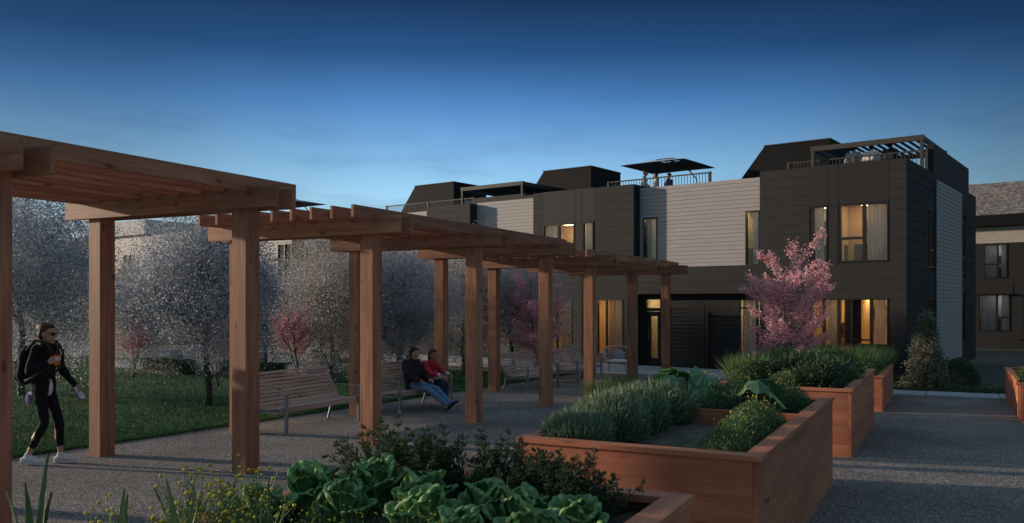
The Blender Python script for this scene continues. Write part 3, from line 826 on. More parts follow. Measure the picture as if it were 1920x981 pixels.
h6 = far_house(42.8, 52.0, [('g', 42.8, 48.0, 6.45), ('d', 48.0, 52.0, TOP)], 'pale topped townhouse at the far left end of the row', (0.42, 0.68))
b = MB(); b.box(-48.0, -42.85, 0.2, 4.0, 6.46, 7.35); b.build('upper_wall', M['canvas_light'], h6)

# slatted privacy screen in the porch
sc_ = empty('privacy_screen', row_pt(6.45, -0.1), BROT, 'dark slatted privacy screen beside the porch door', 'screen')
for k in range(15):
    b = MB(); b.cbox(-1.2, 0.0, 0.0, 0.03, 0.12 + k * 0.135, 0.12 + k * 0.135 + 0.095, 0.003); b.build('slat', M['panel_black'], sc_)
for x in (-1.246, 0.001):
    b = MB(); b.cbox(x, x + 0.045, -0.01, 0.05, 0.0, 2.2, 0.004); b.build('post', M['panel_black'], sc_)

# ---------------------------------------------------------------- roof terraces
def railing(t0, t1, d, label, top=7.4, post_every=3.0):
    root = empty('roof_railing', row_pt(0, 0), BROT, label, 'railing', 'roof terrace railings')
    b = MB(); b.cbox(-t1, -t0, d - 0.03, d + 0.03, top - 0.05, top, 0.005); b.build('top_rail', M['bronze'], root)
    b = MB(); b.box(-t1, -t0, d - 0.02, d + 0.02, DECK + 0.08, DECK + 0.12); b.build('bottom_rail', M['bronze'], root)
    n = int((t1 - t0) / 0.125); me = MB().box(-0.009, 0.009, -0.009, 0.009, DECK + 0.121, top - 0.051).mesh('baluster', M['bronze'])
    for k in range(1, n): link('baluster', me, root, (-t0 - k * (t1 - t0) / n, d, 0))
    pm = MB().cbox(-0.045, 0.045, -0.045, 0.045, DECK, top + 0.012, 0.005).mesh('post', M['bronze'])
    k = max(1, round((t1 - t0) / post_every))
    for i in range(k + 1): link('post', pm, root, (-t0 - i * (t1 - t0) / k + (0.06 if i == k else -0.06 if i == 0 else 0), d - 0.001, 0))
railing(0.10, 4.85, 3.63, 'dark metal railing on the corner roof terrace in front of three people')
railing(7.9, 12.6, 3.85, 'dark metal railing below the roof parasol')
railing(20.4, 26.5, 4.45, 'dark metal railing on the roof farthest left along the row')

def roof_pergola(t0, t1, d0, d1, label, z0=7.68, z1=7.86):
    root = empty('roof_pergola', row_pt(0, 0), BROT, label, 'pergola', 'roof terrace pergolas')
    for t in (t0, t1):
        for d in (d0, d1):
            b = MB(); b.cbox(-t - 0.05, -t + 0.05, d - 0.05, d + 0.05, DECK, z0, 0.005); b.build('post', M['bronze'], root)
    for d in (d0, d1):
        b = MB(); b.cbox(-t1 - 0.08, -t0 + 0.08, d - 0.055, d + 0.055, z0 + 0.001, z1, 0.005); b.build('beam', M['bronze'], root)
    for t in (t0, t1):
        b = MB(); b.cbox(-t - 0.05, -t + 0.05, d0 + 0.056, d1 - 0.056, z0 + 0.001, z1 - 0.01, 0.005); b.build('beam', M['bronze'], root)
    n = int((t1 - t0) / 0.25); me = MB().cbox(-0.022, 0.022, d0 + 0.06, d1 - 0.06, z0 + 0.06, z1 - 0.04, 0.004).mesh('louvre', M['roof_black'])
    for k in range(1, n): link('louvre', me, root, (-t0 - k * (t1 - t0) / n, 0, 0))
roof_pergola(0.28, 3.85, 3.45, 7.2, 'louvred metal pergola on the corner roof terrace')
roof_pergola(17.2, 20.8, 4.0, 7.4, 'louvred metal pergola on the roof left of the middle stair housing')

def parasol(t, d, w, label, z=8.05, lean=1.0):
    o = empty('roof_parasol', row_pt(t, d, DECK), BROT, label, 'parasol', 'roof parasols')
    hw = w / 2; zz = z - DECK
    V = []; F = []
    def ring(r, h_): 
        i0 = len(V); V.extend([(-r, -r, h_), (0, -r * 1.0, h_ + 0.01), (r, -r, h_), (r, 0, h_ + 0.01), (r, r, h_), (0, r, h_ + 0.01), (-r, r, h_), (-r, 0, h_ + 0.01)]); return i0
    a = ring(hw, zz); c = ring(hw * 0.26, zz + 0.26)
    F += [(a + i, a + (i + 1) % 8, c + (i + 1) % 8, c + i) for i in range(8)]
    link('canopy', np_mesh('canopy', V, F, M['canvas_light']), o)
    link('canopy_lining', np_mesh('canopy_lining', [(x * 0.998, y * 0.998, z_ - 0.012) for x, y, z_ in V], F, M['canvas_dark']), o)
    V = []; F = []
    a = ring(hw * 0.29, zz + 0.285); c = ring(0.03, zz + 0.35)
    F += [(a + i, a + (i + 1) % 8, c + (i + 1) % 8, c + i) for i in range(8)]
    link('vent_cap', np_mesh('vent_cap', V, F, M['canvas_light']), o)
    b = MB()
    for sx in (-1, 1):
        for sy in (-1, 1): b.tube([(sx * hw * 0.97, sy * hw * 0.97, zz - 0.005), (0, 0, zz + 0.27)], 0.012, 5)
    b.build('rib', M['bronze'], o)
    b = MB(); b.tube([(hw * 0.62, 0.9, 0.03), (hw * 0.60, 0.9, 1.5), (hw * 0.45, 0.7, zz - 0.15), (0.0, 0.0, zz + 0.31)], 0.03, 8); b.build('mast', M['bronze'], o)
    b = MB(); b.cbox(hw * 0.62 - 0.35, hw * 0.62 + 0.35, 0.55, 1.25, 0.0, 0.06, 0.01); b.build('base', M['bronze'], o)
parasol(10.55, 5.4, 2.95, 'large square parasol over three people on the roof')
parasol(34.4, 4.2, 3.2, 'parasol on the far roof, half hidden by the nearest pergola')

# ---------------------------------------------------------------- apartment building behind, at the right edge
def shingle_mat():
    m, nt, bs, out = new_mat('roof_shingle')
    ge = nt.nodes.new('ShaderNodeNewGeometry')
    c = ramp(nt, ge.outputs['Random Per Island'], [(0.0, (0.10, 0.09, 0.09)), (0.5, (0.19, 0.175, 0.17)), (1.0, (0.32, 0.30, 0.29))])
    nt.links.new(c, bs.inputs['Base Color']); bs.inputs['Roughness'].default_value = 0.9
    return m
M['shingle'] = shingle_mat()
ax_, ay_ = at(1822, 47.0)
apt = empty('apartment_building', (ax_, ay_, Gf(ax_, ay_) - 0.05), BROT, 'apartment building with grey shingled roof behind the corner townhouse', 'building')
AW = 16.0; ax0 = -4.0
aw_h = [(0.62, 1.72, 3.9, 5.75), (0.35, 1.85, 1.0, 3.0), (2.45, 3.7, 1.0, 3.0), (6.0, 7.4, 3.9, 5.75), (6.0, 7.4, 1.0, 3.0)]
b = MB(); holed(b, ax0, AW, 0, 6.7, 0.002, 0.2, aw_h); b.build('wall', M['panel_black'], apt)
boards(apt, ax0, AW, 5.82, 6.72, 0.15, [], M['siding_beige'], 0.0, 0.014)
for q in ((2.92, 5.8, 3.5, 5.8), (7.6, AW, 3.5, 5.8)): boards(apt, q[0], q[1], q[2], q[3], 0.15, [], M['siding_beige'], 0.0, 0.014)
b = MB(); b.box(0.2, 1.98, -0.25, 0.0, 3.02, 3.08); b.box(0.2, 1.98, -0.02, 0.0, 3.081, 3.5); b.build('canopy', M['panel_black'], apt)
b = MB(); b.box(2.05, 5.0, -0.5, 0.0, 0.62, 0.95); b.build('sill_box', M['panel_black'], apt)
for i, q in enumerate(aw_h):
    w = q[1] - q[0]
    window(apt, *q, room='room_dim', mull=[(q[0] + 0.55 * w, q[0] + 0.62 * w)], bars=[(q[0] + (0.05 if i in (0, 3) else 0.62 * w), q[0] + (0.55 * w if i in (0, 3) else w - 0.05), q[2] + 0.72, q[2] + 0.80)], curtains=[(q[0] + 0.06, q[0] + 0.54 * w), (q[0] + 0.72 * w, q[1] - 0.06)])
b = MB(); b.box(ax0 - 0.3, AW, -0.55, 0.2, 6.73, 7.33); b.build('eaves', M['roof_black'], apt)
rf = MB(); rf.prism([(-0.5, 7.34), (5.2, 9.75), (10.5, 7.34)], ax0 - 0.2, AW, 'x'); rf.build('roof', M['panel_black'], apt)
V = []; F = []
nx_, ny_ = 150, 46
sl = math.hypot(5.7, 2.41); uy, uz = 5.7 / sl, 2.41 / sl
for j in range(ny_):
    off = (j % 2) * 0.067
    for i in range(nx_):
        x0 = ax0 - 0.2 + i * 0.134 + off; x1 = x0 + 0.13; s0 = j * sl / ny_ - 0.05; s1 = s0 + sl / ny_ * 1.12; th = 0.02 + 0.02 * rs.random()
        k = len(V)
        P = lambda x, s, n_: (x, -0.5 + s * uy - n_ * uz, 7.34 + s * uz + n_ * uy)
        V += [P(x0, s0, th + 0.03), P(x1, s0, th + 0.03), P(x1, s1, 0.01), P(x0, s1, 0.01), P(x0, s0, 0.0), P(x1, s0, 0.0)]
        F += [(k, k + 1, k + 2, k + 3), (k + 4, k + 5, k + 1, k)]
so_ = link('shingles', np_mesh('shingles', V, F, M['shingle']), apt); so_['kind'] = 'stuff'

# ---------------------------------------------------------------- pavements, patios, low walls
def slab_run(name, root_xy, rz, w, d, n, z=0.03):
    root = empty(name, (*root_xy, 0), rz)
    root['kind'] = 'structure'
    return root
wk = bpy.data.objects.new('sidewalk', None); COL.objects.link(wk); wk['kind'] = 'structure'
for k in range(14):
    x0 = -3.4 + k * 1.5
    b = MB(); b.cbox(x0, x0 + 1.485, 21.72, 22.75, -0.36, Gf(x0, 22.2) + 0.055, 0.008); b.build('paving_slab', M['concrete'], wk)
pt_ = bpy.data.objects.new('patio', None); COL.objects.link(pt_); pt_['kind'] = 'structure'
pt_.location = row_pt(0, 0); pt_.rotation_euler = (0, 0, BROT)
for k in range(18):
    for j in range(2):
        x1 = -3.05 - k * 1.8 
        b = MB(); b.cbox(x1 - 1.79, x1, -0.1 - (j + 1) * 1.6, -0.11 - j * 1.6, -0.3, 0.035, 0.006); b.build('paving_slab', M['concrete'], pt_)
M['paver_dark'] = plain('dark_paver', (0.17, 0.17, 0.18), 0.9, 0.15, 2.0)
# far terrace paving with steps behind the lawn
for k in range(12):
    x1 = -20 - k * 2.2
    b = MB(); b.cbox(x1 - 2.19, x1, -9.0, -3.4, -0.3, 0.06, 0.006); b.build('paving_slab', M['paver_dark'], pt_)
for (px, Yd, w, lab) in ((405, 27.2, 1.7, 'low stepped concrete wall behind the thin dark tree trunk'), (243, 28.5, 2.0, 'low concrete wall at the left end of the lawn'), (545, 26.0, 1.5, 'low stepped concrete wall beside the small pink tree')):
    x, y = at(px, Yd)
    o = empty('garden_wall', (x, y, Gf(x, y)), BROT, lab, 'wall', 'low concrete garden walls')
    for k, (a_, h_) in enumerate(((0.0, 0.24), (0.33, 0.42), (0.62, 0.60))):
        b = MB(); b.cbox(-w / 2 + a_ * w / 2 + (0.001 if k else 0), w / 2, 0.45 * k, 0.45 * (k + 1) - 0.004, -0.05, h_, 0.01); b.build('step', M['concrete'], o)
# ---------------------------------------------------------------- foliage materials
M['bark'] = plain('bark_dark', (0.065, 0.058, 0.054), 0.9, 0.3, 20, bumpy=0.6)
M['bark_grey'] = plain('bark_grey', (0.17, 0.15, 0.14), 0.9, 0.3, 20, bumpy=0.5)
M['leaf_silver'] = leafy('silver_leaf', [(0.0, (0.30, 0.33, 0.39)), (0.5, (0.53, 0.56, 0.62)), (0.9, (0.66, 0.66, 0.67)), (1.0, (0.74, 0.74, 0.75))], 0.75, 0.5, 0.7)
M['leaf_silver_warm'] = leafy('silver_leaf_warm', [(0.0, (0.28, 0.265, 0.26)), (0.5, (0.50, 0.475, 0.46)), (0.9, (0.68, 0.65, 0.62)), (1.0, (0.76, 0.73, 0.70))], 0.75, 0.5, 0.7)
M['blossom'] = leafy('pink_blossom', [(0.0, (0.80, 0.28, 0.33)), (0.5, (0.96, 0.52, 0.55)), (1.0, (0.98, 0.78, 0.78))], 0.7, 0.35)
M['blossom_deep'] = leafy('deep_pink_blossom', [(0.0, (0.50, 0.14, 0.20)), (0.5, (0.76, 0.27, 0.35)), (1.0, (0.90, 0.50, 0.56))], 0.7, 0.3)
M['leaf_dark'] = leafy('dark_shrub_leaf', [(0.0, (0.030, 0.058, 0.028)), (0.7, (0.068, 0.112, 0.05)), (1.0, (0.15, 0.20, 0.09))], 0.6, 0.25)
M['leaf_rosemary'] = leafy('grey_green_needle', [(0.0, (0.10, 0.155, 0.095)), (0.6, (0.22, 0.30, 0.18)), (1.0, (0.44, 0.51, 0.33))], 0.5, 0.25)
M['leaf_bush'] = leafy('deep_green_leaf', [(0.0, (0.05, 0.105, 0.058)), (0.6, (0.115, 0.21, 0.10)), (1.0, (0.24, 0.35, 0.15))], 0.5, 0.25)
M['leaf_fresh'] = leafy('fresh_green_leaf', [(0.0, (0.075, 0.14, 0.045)), (0.6, (0.16, 0.255, 0.085)), (1.0, (0.33, 0.42, 0.17))], 0.5, 0.3)
M['leaf_conifer'] = leafy('conifer_leaf', [(0.0, (0.08, 0.095, 0.06)), (0.6, (0.19, 0.20, 0.13)), (1.0, (0.46, 0.42, 0.32))], 0.6, 0.25)
M['flower'] = leafy('yellow_flower', [(0.0, (0.55, 0.42, 0.03)), (1.0, (0.80, 0.68, 0.08))], 0.6, 0.1)
M['stalk'] = plain('green_stalk', (0.14, 0.22, 0.07), 0.5, 0.2)
def veined(name, dark, light, scale=22, rays=0, plane='xy', off=0.0):
    m, nt, bs, out = new_mat(name)
    tc = nt.nodes.new('ShaderNodeTexCoord')
    n1 = noise(nt, tc.outputs['Object'], scale, 4)
    c = ramp(nt, n1, [(0.3, dark), (0.7, light)])
    if rays:   # pale veins fanning out from the stalk
        sp = nt.nodes.new('ShaderNodeSeparateXYZ'); nt.links.new(tc.outputs['Object'], sp.inputs[0])
        ad = nt.nodes.new('ShaderNodeMath'); ad.operation = 'ADD'; ad.inputs[1].default_value = off; nt.links.new(sp.outputs[plane[1].upper()], ad.inputs[0])
        def mt(op, a_, b_=None):
            q = nt.nodes.new('ShaderNodeMath'); q.operation = op
            nt.links.new(a_, q.inputs[0])
            if b_ is not None:
                if hasattr(b_, 'node'): nt.links.new(b_, q.inputs[1])
                else: q.inputs[1].default_value = b_
            return q.outputs[0]
        an = mt('ARCTAN2', sp.outputs[plane[0].upper()], ad.outputs[0]) if plane == 'xz' else mt('ARCTAN2', ad.outputs[0], sp.outputs[plane[0].upper()])
        vv = mt('POWER', mt('ABSOLUTE', mt('COSINE', mt('MULTIPLY', an, rays))), 26.0)
        vv = mt('MULTIPLY', vv, 0.55)
        c = mixc(nt, vv, c, tuple(min(1, x * 2.1 + 0.05) for x in light))
    oi = nt.nodes.new('ShaderNodeObjectInfo')
    c = mixc(nt, 1.0, c, ramp(nt, oi.outputs['Random'], [(0, (0.7, 0.75, 0.75)), (1, (1.25, 1.2, 1.1))]), 'MULTIPLY')
    nt.links.new(c, bs.inputs['Base Color']); bs.inputs['Roughness'].default_value = 0.5
    bump(nt, bs, noise(nt, tc.outputs['Object'], scale * 8, 3), 0.25, 0.004)
    tr = nt.nodes.new('ShaderNodeBsdfTranslucent'); nt.links.new(c, tr.inputs[0])
    mx = nt.nodes.new('ShaderNodeMixShader'); mx.inputs[0].default_value = 0.15
    nt.links.new(bs.outputs[0], mx.inputs[1]); nt.links.new(tr.outputs[0], mx.inputs[2]); nt.links.new(mx.outputs[0], out.inputs[0])
    return m
M['cabbage'] = veined('cabbage_leaf', (0.085, 0.20, 0.065), (0.20, 0.36, 0.12), 22, 9.0, 'xz', 0.03)
M['taro'] = veined('taro_leaf', (0.07, 0.17, 0.07), (0.13, 0.26, 0.10), 8, 5.0, 'xy')
M['blade'] = veined('agave_blade', (0.07, 0.13, 0.055), (0.13, 0.21, 0.09), 10)

# ---------------------------------------------------------------- trees
def limb(b, p0, p1, r0, r1, wob, n=7, sides=6):
    p0, p1 = np.array(p0, float), np.array(p1, float); t = np.linspace(0, 1, n)[:, None]
    P = p0 + (p1 - p0) * t; L = np.linalg.norm(p1 - p0)
    P[1:-1] += rs.normal(size=(n - 2, 3)) * wob * L * np.array([1, 1, 0.5])
    P[:, 2] += (np.sin(t[:, 0] * np.pi) * 0.06 * L)
    b.tube(P, np.linspace(r0, r1, n), sides)
    return P

def clump_tree_meshes(h, rx, base, n_clump, per, leaf, mat, bark, trunk_r, spread=0.24, stems=1, squash=1.0):
    """trunk + limbs reaching every leaf clump of an uneven egg-shaped crown -> (wood mesh, leaf mesh)"""
    b = MB()
    hc = (h + base) / 2; rz = (h - base) / 2
    trunk = limb(b, (0, 0, -0.05), (rs.normal() * 0.1, rs.normal() * 0.1, h * 0.72), trunk_r, trunk_r * 0.25, 0.006, 10, 8)
    c = rand_dirs(n_clump); rr = rs.random(n_clump) ** 0.40
    lob = 1 + 0.22 * np.sin(c[:, 0] * 5 + 1.3) * np.sin(c[:, 1] * 4) + 0.10 * np.clip(rs.normal(size=n_clump), -1.6, 1.6)
    C = c * (rr * lob)[:, None] * np.array([rx, rx, rz])
    C[:, :2] *= (1.12 - 0.30 * (C[:, 2:3] / rz + 1) / 2 * 1.2) 
    C[:, 2] += hc
    main = []
    for k in range(9):
        a = k * 2.4 + rs.random(); z0 = base * 0.75 + (h * 0.5 - base * 0.75) * k / 8.0
        i = min(len(trunk) - 1, int(z0 / (h * 0.72) * 9)); q = trunk[i]
        e_ = np.array([math.cos(a) * rx * 0.72, math.sin(a) * rx * 0.72, z0 + (0.25 + 0.3 * rs.random()) * h * 0.6])
        e_[2] = min(e_[2], h * 0.93)
        main.append(limb(b, q, e_, trunk_r * 0.30, trunk_r * 0.08, 0.05, 8))
    pts = np.concatenate(main + [trunk[4:]])
    for i in range(0, n_clump, 3):
        d_ = np.linalg.norm(pts - C[i], axis=1) + np.maximum(0, pts[:, 2] - C[i, 2]) * 1.0
        limb(b, pts[d_.argmin()], C[i], trunk_r * 0.09, 0.003, 0.06, 5, 4)
    cs = spread * (0.6 + 0.8 * rs.random(n_clump))
    P = np.repeat(C, per, 0) + np.clip(rs.normal(size=(n_clump * per, 3)), -1.7, 1.7) * np.repeat(cs, per)[:, None] * np.array([1, 1, 0.85])
    n = len(P); d = rand_dirs(n); d[:, 2] -= 0.25
    V, F = leaf_arrays(P, d, rand_dirs(n), leaf * (0.6 + 0.8 * rs.random(n)), leaf * 0.55 * (0.7 + 0.6 * rs.random(n)), 0.08)
    return b.mesh('trunk', bark, True), np_mesh('crown', V, F, mat)

def plant_tree(name, meshes, px, Y, rz, sc, label, cat, group, z=None, sx=1.0):
    x, y = at(px, Y) if not isinstance(px, tuple) else px
    o = empty(name, (x, y, Gf(x, y) if z is None else z), rz, label, cat, group)
    link('trunk', meshes[0], o, scale=(sc * sx, sc * sx, sc)); link('crown', meshes[1], o, scale=(sc * sx, sc * sx, sc))
    return o
S_A = clump_tree_meshes(4.0, 1.55, 0.85, 500, 150, 0.044, M['leaf_silver'], M['bark'], 0.075)
S_B = clump_tree_meshes(4.0, 1.60, 0.50, 460, 140, 0.046, M['leaf_silver_warm'], M['bark_grey'], 0.07)
S_C = clump_tree_meshes(4.0, 1.75, 0.45, 490, 140, 0.046, M['leaf_silver'], M['bark_grey'], 0.07)
GT = 'silvery grey leaved trees behind the lawn'
plant_tree('silver_tree', S_A, 390, 16.9, 0.3, 1.0, 'silvery tree with thin dark trunk standing alone on the lawn', 'tree', GT)
plant_tree('silver_tree', S_C, 40, 19.0, 1.9, 1.22, 'big silvery tree at the left edge behind the walking person', 'tree', GT)
plant_tree('silver_tree', S_B, 250, 25.5, 4.0, 0.82, 'silvery tree with pale trunk between the two leftmost pergola posts', 'tree', GT)
plant_tree('silver_tree', S_C, 500, 25.0, 0.8, 0.84, 'silvery tree just right of the second near pergola post', 'tree', GT)
plant_tree('silver_tree', S_B, 622, 22.6, 2.2, 1.0, 'warm grey tree behind the nearest bench', 'tree', GT)
plant_tree('silver_tree', S_C, 745, 23.0, 3.3, 1.0, 'bluish grey tree behind the sitting couple', 'tree', GT)
plant_tree('silver_tree', S_B, 868, 26.5, 5.1, 1.05, 'grey tree seen between the middle pergola posts', 'tree', GT)
plant_tree('silver_tree', S_A, 962, 27.5, 1.2, 1.02, 'silvery tree farthest right, behind the third bench', 'tree', GT)
plant_tree('silver_tree', S_A, 100, 30.0, 2.9, 1.1, 'silvery tree in the second row at far left', 'tree', GT)
plant_tree('silver_tree', S_C, 700, 31.5, 0.2, 1.15, 'silvery tree in the second row behind the couple', 'tree', GT)

def blossom_tree_meshes(h, w, mat, n_branch, fl, per_m, stems=3, seed=1, tight=0.05):
    r = np.random.default_rng(seed); b = MB(); P = []
    def grow(p, d, L, rad, lev):
        n = 6; pts = [np.array(p, float)]; d = np.array(d, float)
        for i in range(n):
            d = d + r.normal(size=3) * 0.10 + np.array([0, 0, 0.06]); d /= np.linalg.norm(d)
            pts.append(pts[-1] + d * L / n)
        pts = np.array(pts); b.tube(pts, np.linspace(rad, rad * 0.45, n + 1), 6 if lev < 2 else 4)
        if lev >= 1:
            k = int(per_m * L * (0.45 if lev == 1 else 1.0))
            t = r.random(k) * n; t = t if lev > 1 else n * (0.35 + 0.65 * r.random(k))
            i = np.minimum(t.astype(int), n - 1); q = pts[i] + (pts[i + 1] - pts[i]) * (t - i)[:, None]
            # blossoms sit in tufts along the twig
            tuft = np.repeat(r.normal(size=(k // 9 + 1, 3)) * tight, 9, 0)[:k]
            P.append(q + tuft + r.normal(size=(k, 3)) * tight * 0.45)
        if lev < 3:
            for c in range((n_branch, 5, 3)[lev]):
                f = ((0.40, 0.25, 0.25)[lev] + (0.58, 0.73, 0.73)[lev] * (c + r.random()) / (n_branch, 5, 3)[lev]); j = min(n, int(f * n)); a = c * 2.4 + r.random() * 1.2
                sd_ = np.array([math.cos(a), math.sin(a), 0.0]); sp = (0.75, 0.8, 0.9)[lev]
                grow(pts[j], d * 0.75 + sd_ * sp + np.array([0, 0, 0.25]), L * (0.52, 0.5, 0.45)[lev] * (1.15 - 0.5 * f) * w, rad * (1 - 0.5 * f) * 0.6, lev + 1)
    for s in range(stems):
        a = s * 2.1 + 0.4
        grow((0.03 * math.cos(a), 0.03 * math.sin(a), -0.05), (0.20 * math.cos(a) * (s > 0) , 0.20 * math.sin(a) * (s > 0), 1), h * (0.78 if s == 0 else 0.62), 0.045 if s == 0 else 0.03, 0)
    P = np.concatenate(P); n = len(P)
    V, F = leaf_arrays(P, rand_dirs(n, r), rand_dirs(n, r), fl * (0.6 + 0.8 * r.random(n)), fl * (0.6 + 0.5 * r.random(n)), 0.15)
    return b.mesh('trunk', M['bark_grey'], True), np_mesh('crown', V, F, mat)
def plume_tree_meshes(h, rx, z0, seed, n_br=54, fl=0.056, per=215):
    """several slender stems; blossom-covered plumes rise from them into an upright oval crown"""
    r = np.random.default_rng(seed); b = MB(); P = []
    stems = []
    for k in range(4):
        a = k * 1.6 + 0.5; q = 0.10 + 0.05 * k
        pts = np.array([(0.02 * math.cos(a), 0.02 * math.sin(a), -0.05), (0.25 * q * math.cos(a), 0.25 * q * math.sin(a), 0.5), (1.0 * q * math.cos(a), 1.0 * q * math.sin(a), 1.25), (1.7 * q * math.cos(a) + r.normal() * 0.05, 1.7 * q * math.sin(a), 2.2), (2.1 * q * math.cos(a), 2.1 * q * math.sin(a), h * (0.86 - 0.07 * k))])
        t = np.linspace(0, 4, 17); i = np.minimum(t.astype(int), 3); pts = pts[i] + (pts[np.minimum(i + 1, 4)] - pts[i]) * (t - i)[:, None] + r.normal(size=(17, 3)) * 0.012
        b.tube(pts, np.linspace(0.040 - 0.005 * k, 0.008, 17), 6); stems.append(pts)
    for k in range(n_br):
        s = stems[k % 4]; f = 0.30 + 0.66 * ((k // 4) + r.random()) / (n_br / 4); j = min(16, int(f * 16)); p = s[j]
        a = k * 2.3999 + r.normal() * 0.25; zz = (p[2] - z0) / (h - z0)
        reach = rx * math.sqrt(max(0.05, 1 - (1.55 * (zz - 0.36)) ** 2)) * (0.70 + 0.38 * r.random())
        tip = np.array([math.cos(a) * reach, math.sin(a) * reach, p[2] + 0.18 + 0.55 * r.random() + 0.25 * zz]); tip[2] = min(tip[2], h)
        if k < 10: tip[2] = p[2] + 0.05 + 0.25 * r.random()
        n = 9; t = np.linspace(0, 1, n)[:, None]; q = p + (tip - p) * t; q[:, 2] += np.sin(t[:, 0] * np.pi) * -0.10 * reach; q[1:-1] += r.normal(size=(n - 2, 3)) * 0.02
        b.tube(q, np.linspace(0.014, 0.003, n), 4)
        L = np.linalg.norm(tip - p); m = int(per * L); u = (0.22 + 0.80 * r.random(m) ** 0.85) * (n - 1); i = np.minimum(u.astype(int), n - 2)
        c = q[i] + (q[i + 1] - q[i]) * (u - i)[:, None]
        rad = (0.20 * (1.05 - 0.62 * u / (n - 1)))[:, None]
        tuft = np.repeat(r.normal(size=(m // 7 + 1, 3)), 7, 0)[:m]; tuft = np.clip(tuft, -1.5, 1.5)
        P.append(c + tuft * rad * 0.62 + r.normal(size=(m, 3)) * 0.022)
    P.append(stems[0][-1] + r.normal(size=(160, 3)) * np.array([0.09, 0.09, 0.16]))
    P = np.concatenate(P); n = len(P)
    V, F = leaf_arrays(P, rand_dirs(n, r), rand_dirs(n, r), fl * (0.6 + 0.8 * r.random(n)), fl * (0.6 + 0.5 * r.random(n)), 0.15)
    return b.mesh('trunk', M['bark_grey'], True), np_mesh('crown', V, F, M['blossom'])
P_A = plume_tree_meshes(4.3, 1.24, 0.95, 4)
P_B = blossom_tree_meshes(3.0, 1.1, M['blossom_deep'], 6, 0.055, 36, 2, 8)
PT = 'pink blossom trees'
plant_tree('blossom_tree', P_A, 1480, 23.6, 0.7, 1.0, 'large pink blossom tree in front of the corner townhouse', 'tree', PT)
plant_tree('blossom_tree', P_A, 1004, 26.0, 2.4, 0.84, 'pink blossom tree behind the third bench beside the lit window', 'tree', PT)
plant_tree('blossom_tree', P_B, 560, 21.8, 1.1, 0.82, 'small pink tree with pale trunk behind the nearest bench back', 'tree', PT)
plant_tree('blossom_tree', P_B, 408, 21.5, 0.2, 0.8, 'small deep pink tree beside the thin dark trunk', 'tree', PT)
plant_tree('blossom_tree', P_B, 250, 24.3, 4.2, 0.72, 'small pink tree low at the left end of the lawn', 'tree', PT)
plant_tree('blossom_tree', P_B, 752, 24.0, 3.0, 0.9, 'small pink tree in leaf gap behind the sitting couple', 'tree', PT)

# cone-shaped evergreen and a rounded bush beside the pavement
def cone_meshes(h, r0):
    b = MB(); b.tube([(0, 0, -0.03), (0, 0, h * 0.5), (0.01, 0, h * 0.95)], [0.05, 0.03, 0.006], 7)
    P, D = [], []
    for k in range(330):
        z = h * (0.03 + 0.95 * rs.random() ** 1.25); a = rs.random() * 6.28
        rr = r0 * (1 - (z / h) ** 1.15) * (0.70 + 0.42 * rs.random()) + 0.03
        tip = np.array([math.cos(a) * rr, math.sin(a) * rr, z + 0.06 * rr])
        b.tube([(0, 0, z - 0.05), tip * np.array([0.5, 0.5, 1]), tip], [0.008, 0.005, 0.002], 4)
        m = 42; t = 0.25 + 0.75 * rs.random(m) ** 0.6
        q = tip * np.array([1, 1, 0]) * t[:, None] + np.array([0, 0, z]) + rs.normal(size=(m, 3)) * 0.055
        P.append(q); D.append(np.tile(np.array([math.cos(a), math.sin(a), 0.5]), (m, 1)) + rs.normal(size=(m, 3)) * 0.7)
    P, D = np.concatenate(P), np.concatenate(D); n = len(P)
    V, F = leaf_arrays(P, D, rand_dirs(n), 0.055 * (0.6 + 0.7 * rs.random(n)), 0.03, 0.1)
    return b.mesh('trunk', M['bark'], True), np_mesh('crown', V, F, M['leaf_conifer'])
plant_tree('conifer', cone_meshes(1.95, 0.56), 1737, 21.2, 0, 1.0, 'cone shaped evergreen with brownish tips beside the pavement', 'conifer', None)

def bush_mesh(rx, rz, n, leaf, mat, asp=0.5, up=0.3, hollow=0.45):
    d = rand_dirs(n); d[:, 2] = np.abs(d[:, 2]) * 1.0
    r = 1 - hollow * rs.random(n) ** 2
    lob = 1 + 0.10 * np.sin(d[:, 0] * 9 + d[:, 2] * 5) * np.cos(d[:, 1] * 8)
    P = d * (r * lob)[:, None] * np.array([rx, rx, rz])
    P += rs.normal(size=P.shape) * leaf * 0.4
    P[:, 2] = np.maximum(P[:, 2], 0.0)
    D = d + rs.normal(size=(n, 3)) * 0.6 + np.array([0, 0, up])
    V, F = leaf_arrays(P, D, rand_dirs(n), leaf * (0.6 + 0.8 * rs.random(n)), leaf * asp, 0.1)
    return np_mesh('foliage', V, F, mat)
def stem_cluster(rx, rz, k=14, r=0.006):
    b = MB()
    for i in range(k):
        a = rs.random() * 6.28; q = rs.random() ** 0.6
        b.tube([(0.15 * rx * math.cos(a), 0.15 * rx * math.sin(a), -0.03), (0.5 * rx * q * math.cos(a), 0.5 * rx * q * math.sin(a), rz * 0.5), (0.85 * rx * q * math.cos(a), 0.85 * rx * q * math.sin(a), rz * (0.92 - 0.3 * q))], [r, r * 0.7, r * 0.3], 4)
    return b.mesh('stems', M['bark'])
def shrub(name, fol, stems, loc, rz, sc, label, cat='shrub', group=None):
    o = empty(name, loc, rz, label, cat, group)
    link('foliage', fol, o, scale=sc)
    if stems: link('stems', stems, o, scale=sc)
    return o
rb = bush_mesh(0.55, 0.72, 5200, 0.05, M['leaf_dark'])
st_g = stem_cluster(0.5, 0.6)
x_, y_ = at(1795, 22.4); shrub('round_bush', rb, st_g, (x_, y_, Gf(x_, y_)), 0, 1.0, 'rounded dark bush right of the cone shaped evergreen', 'bush')
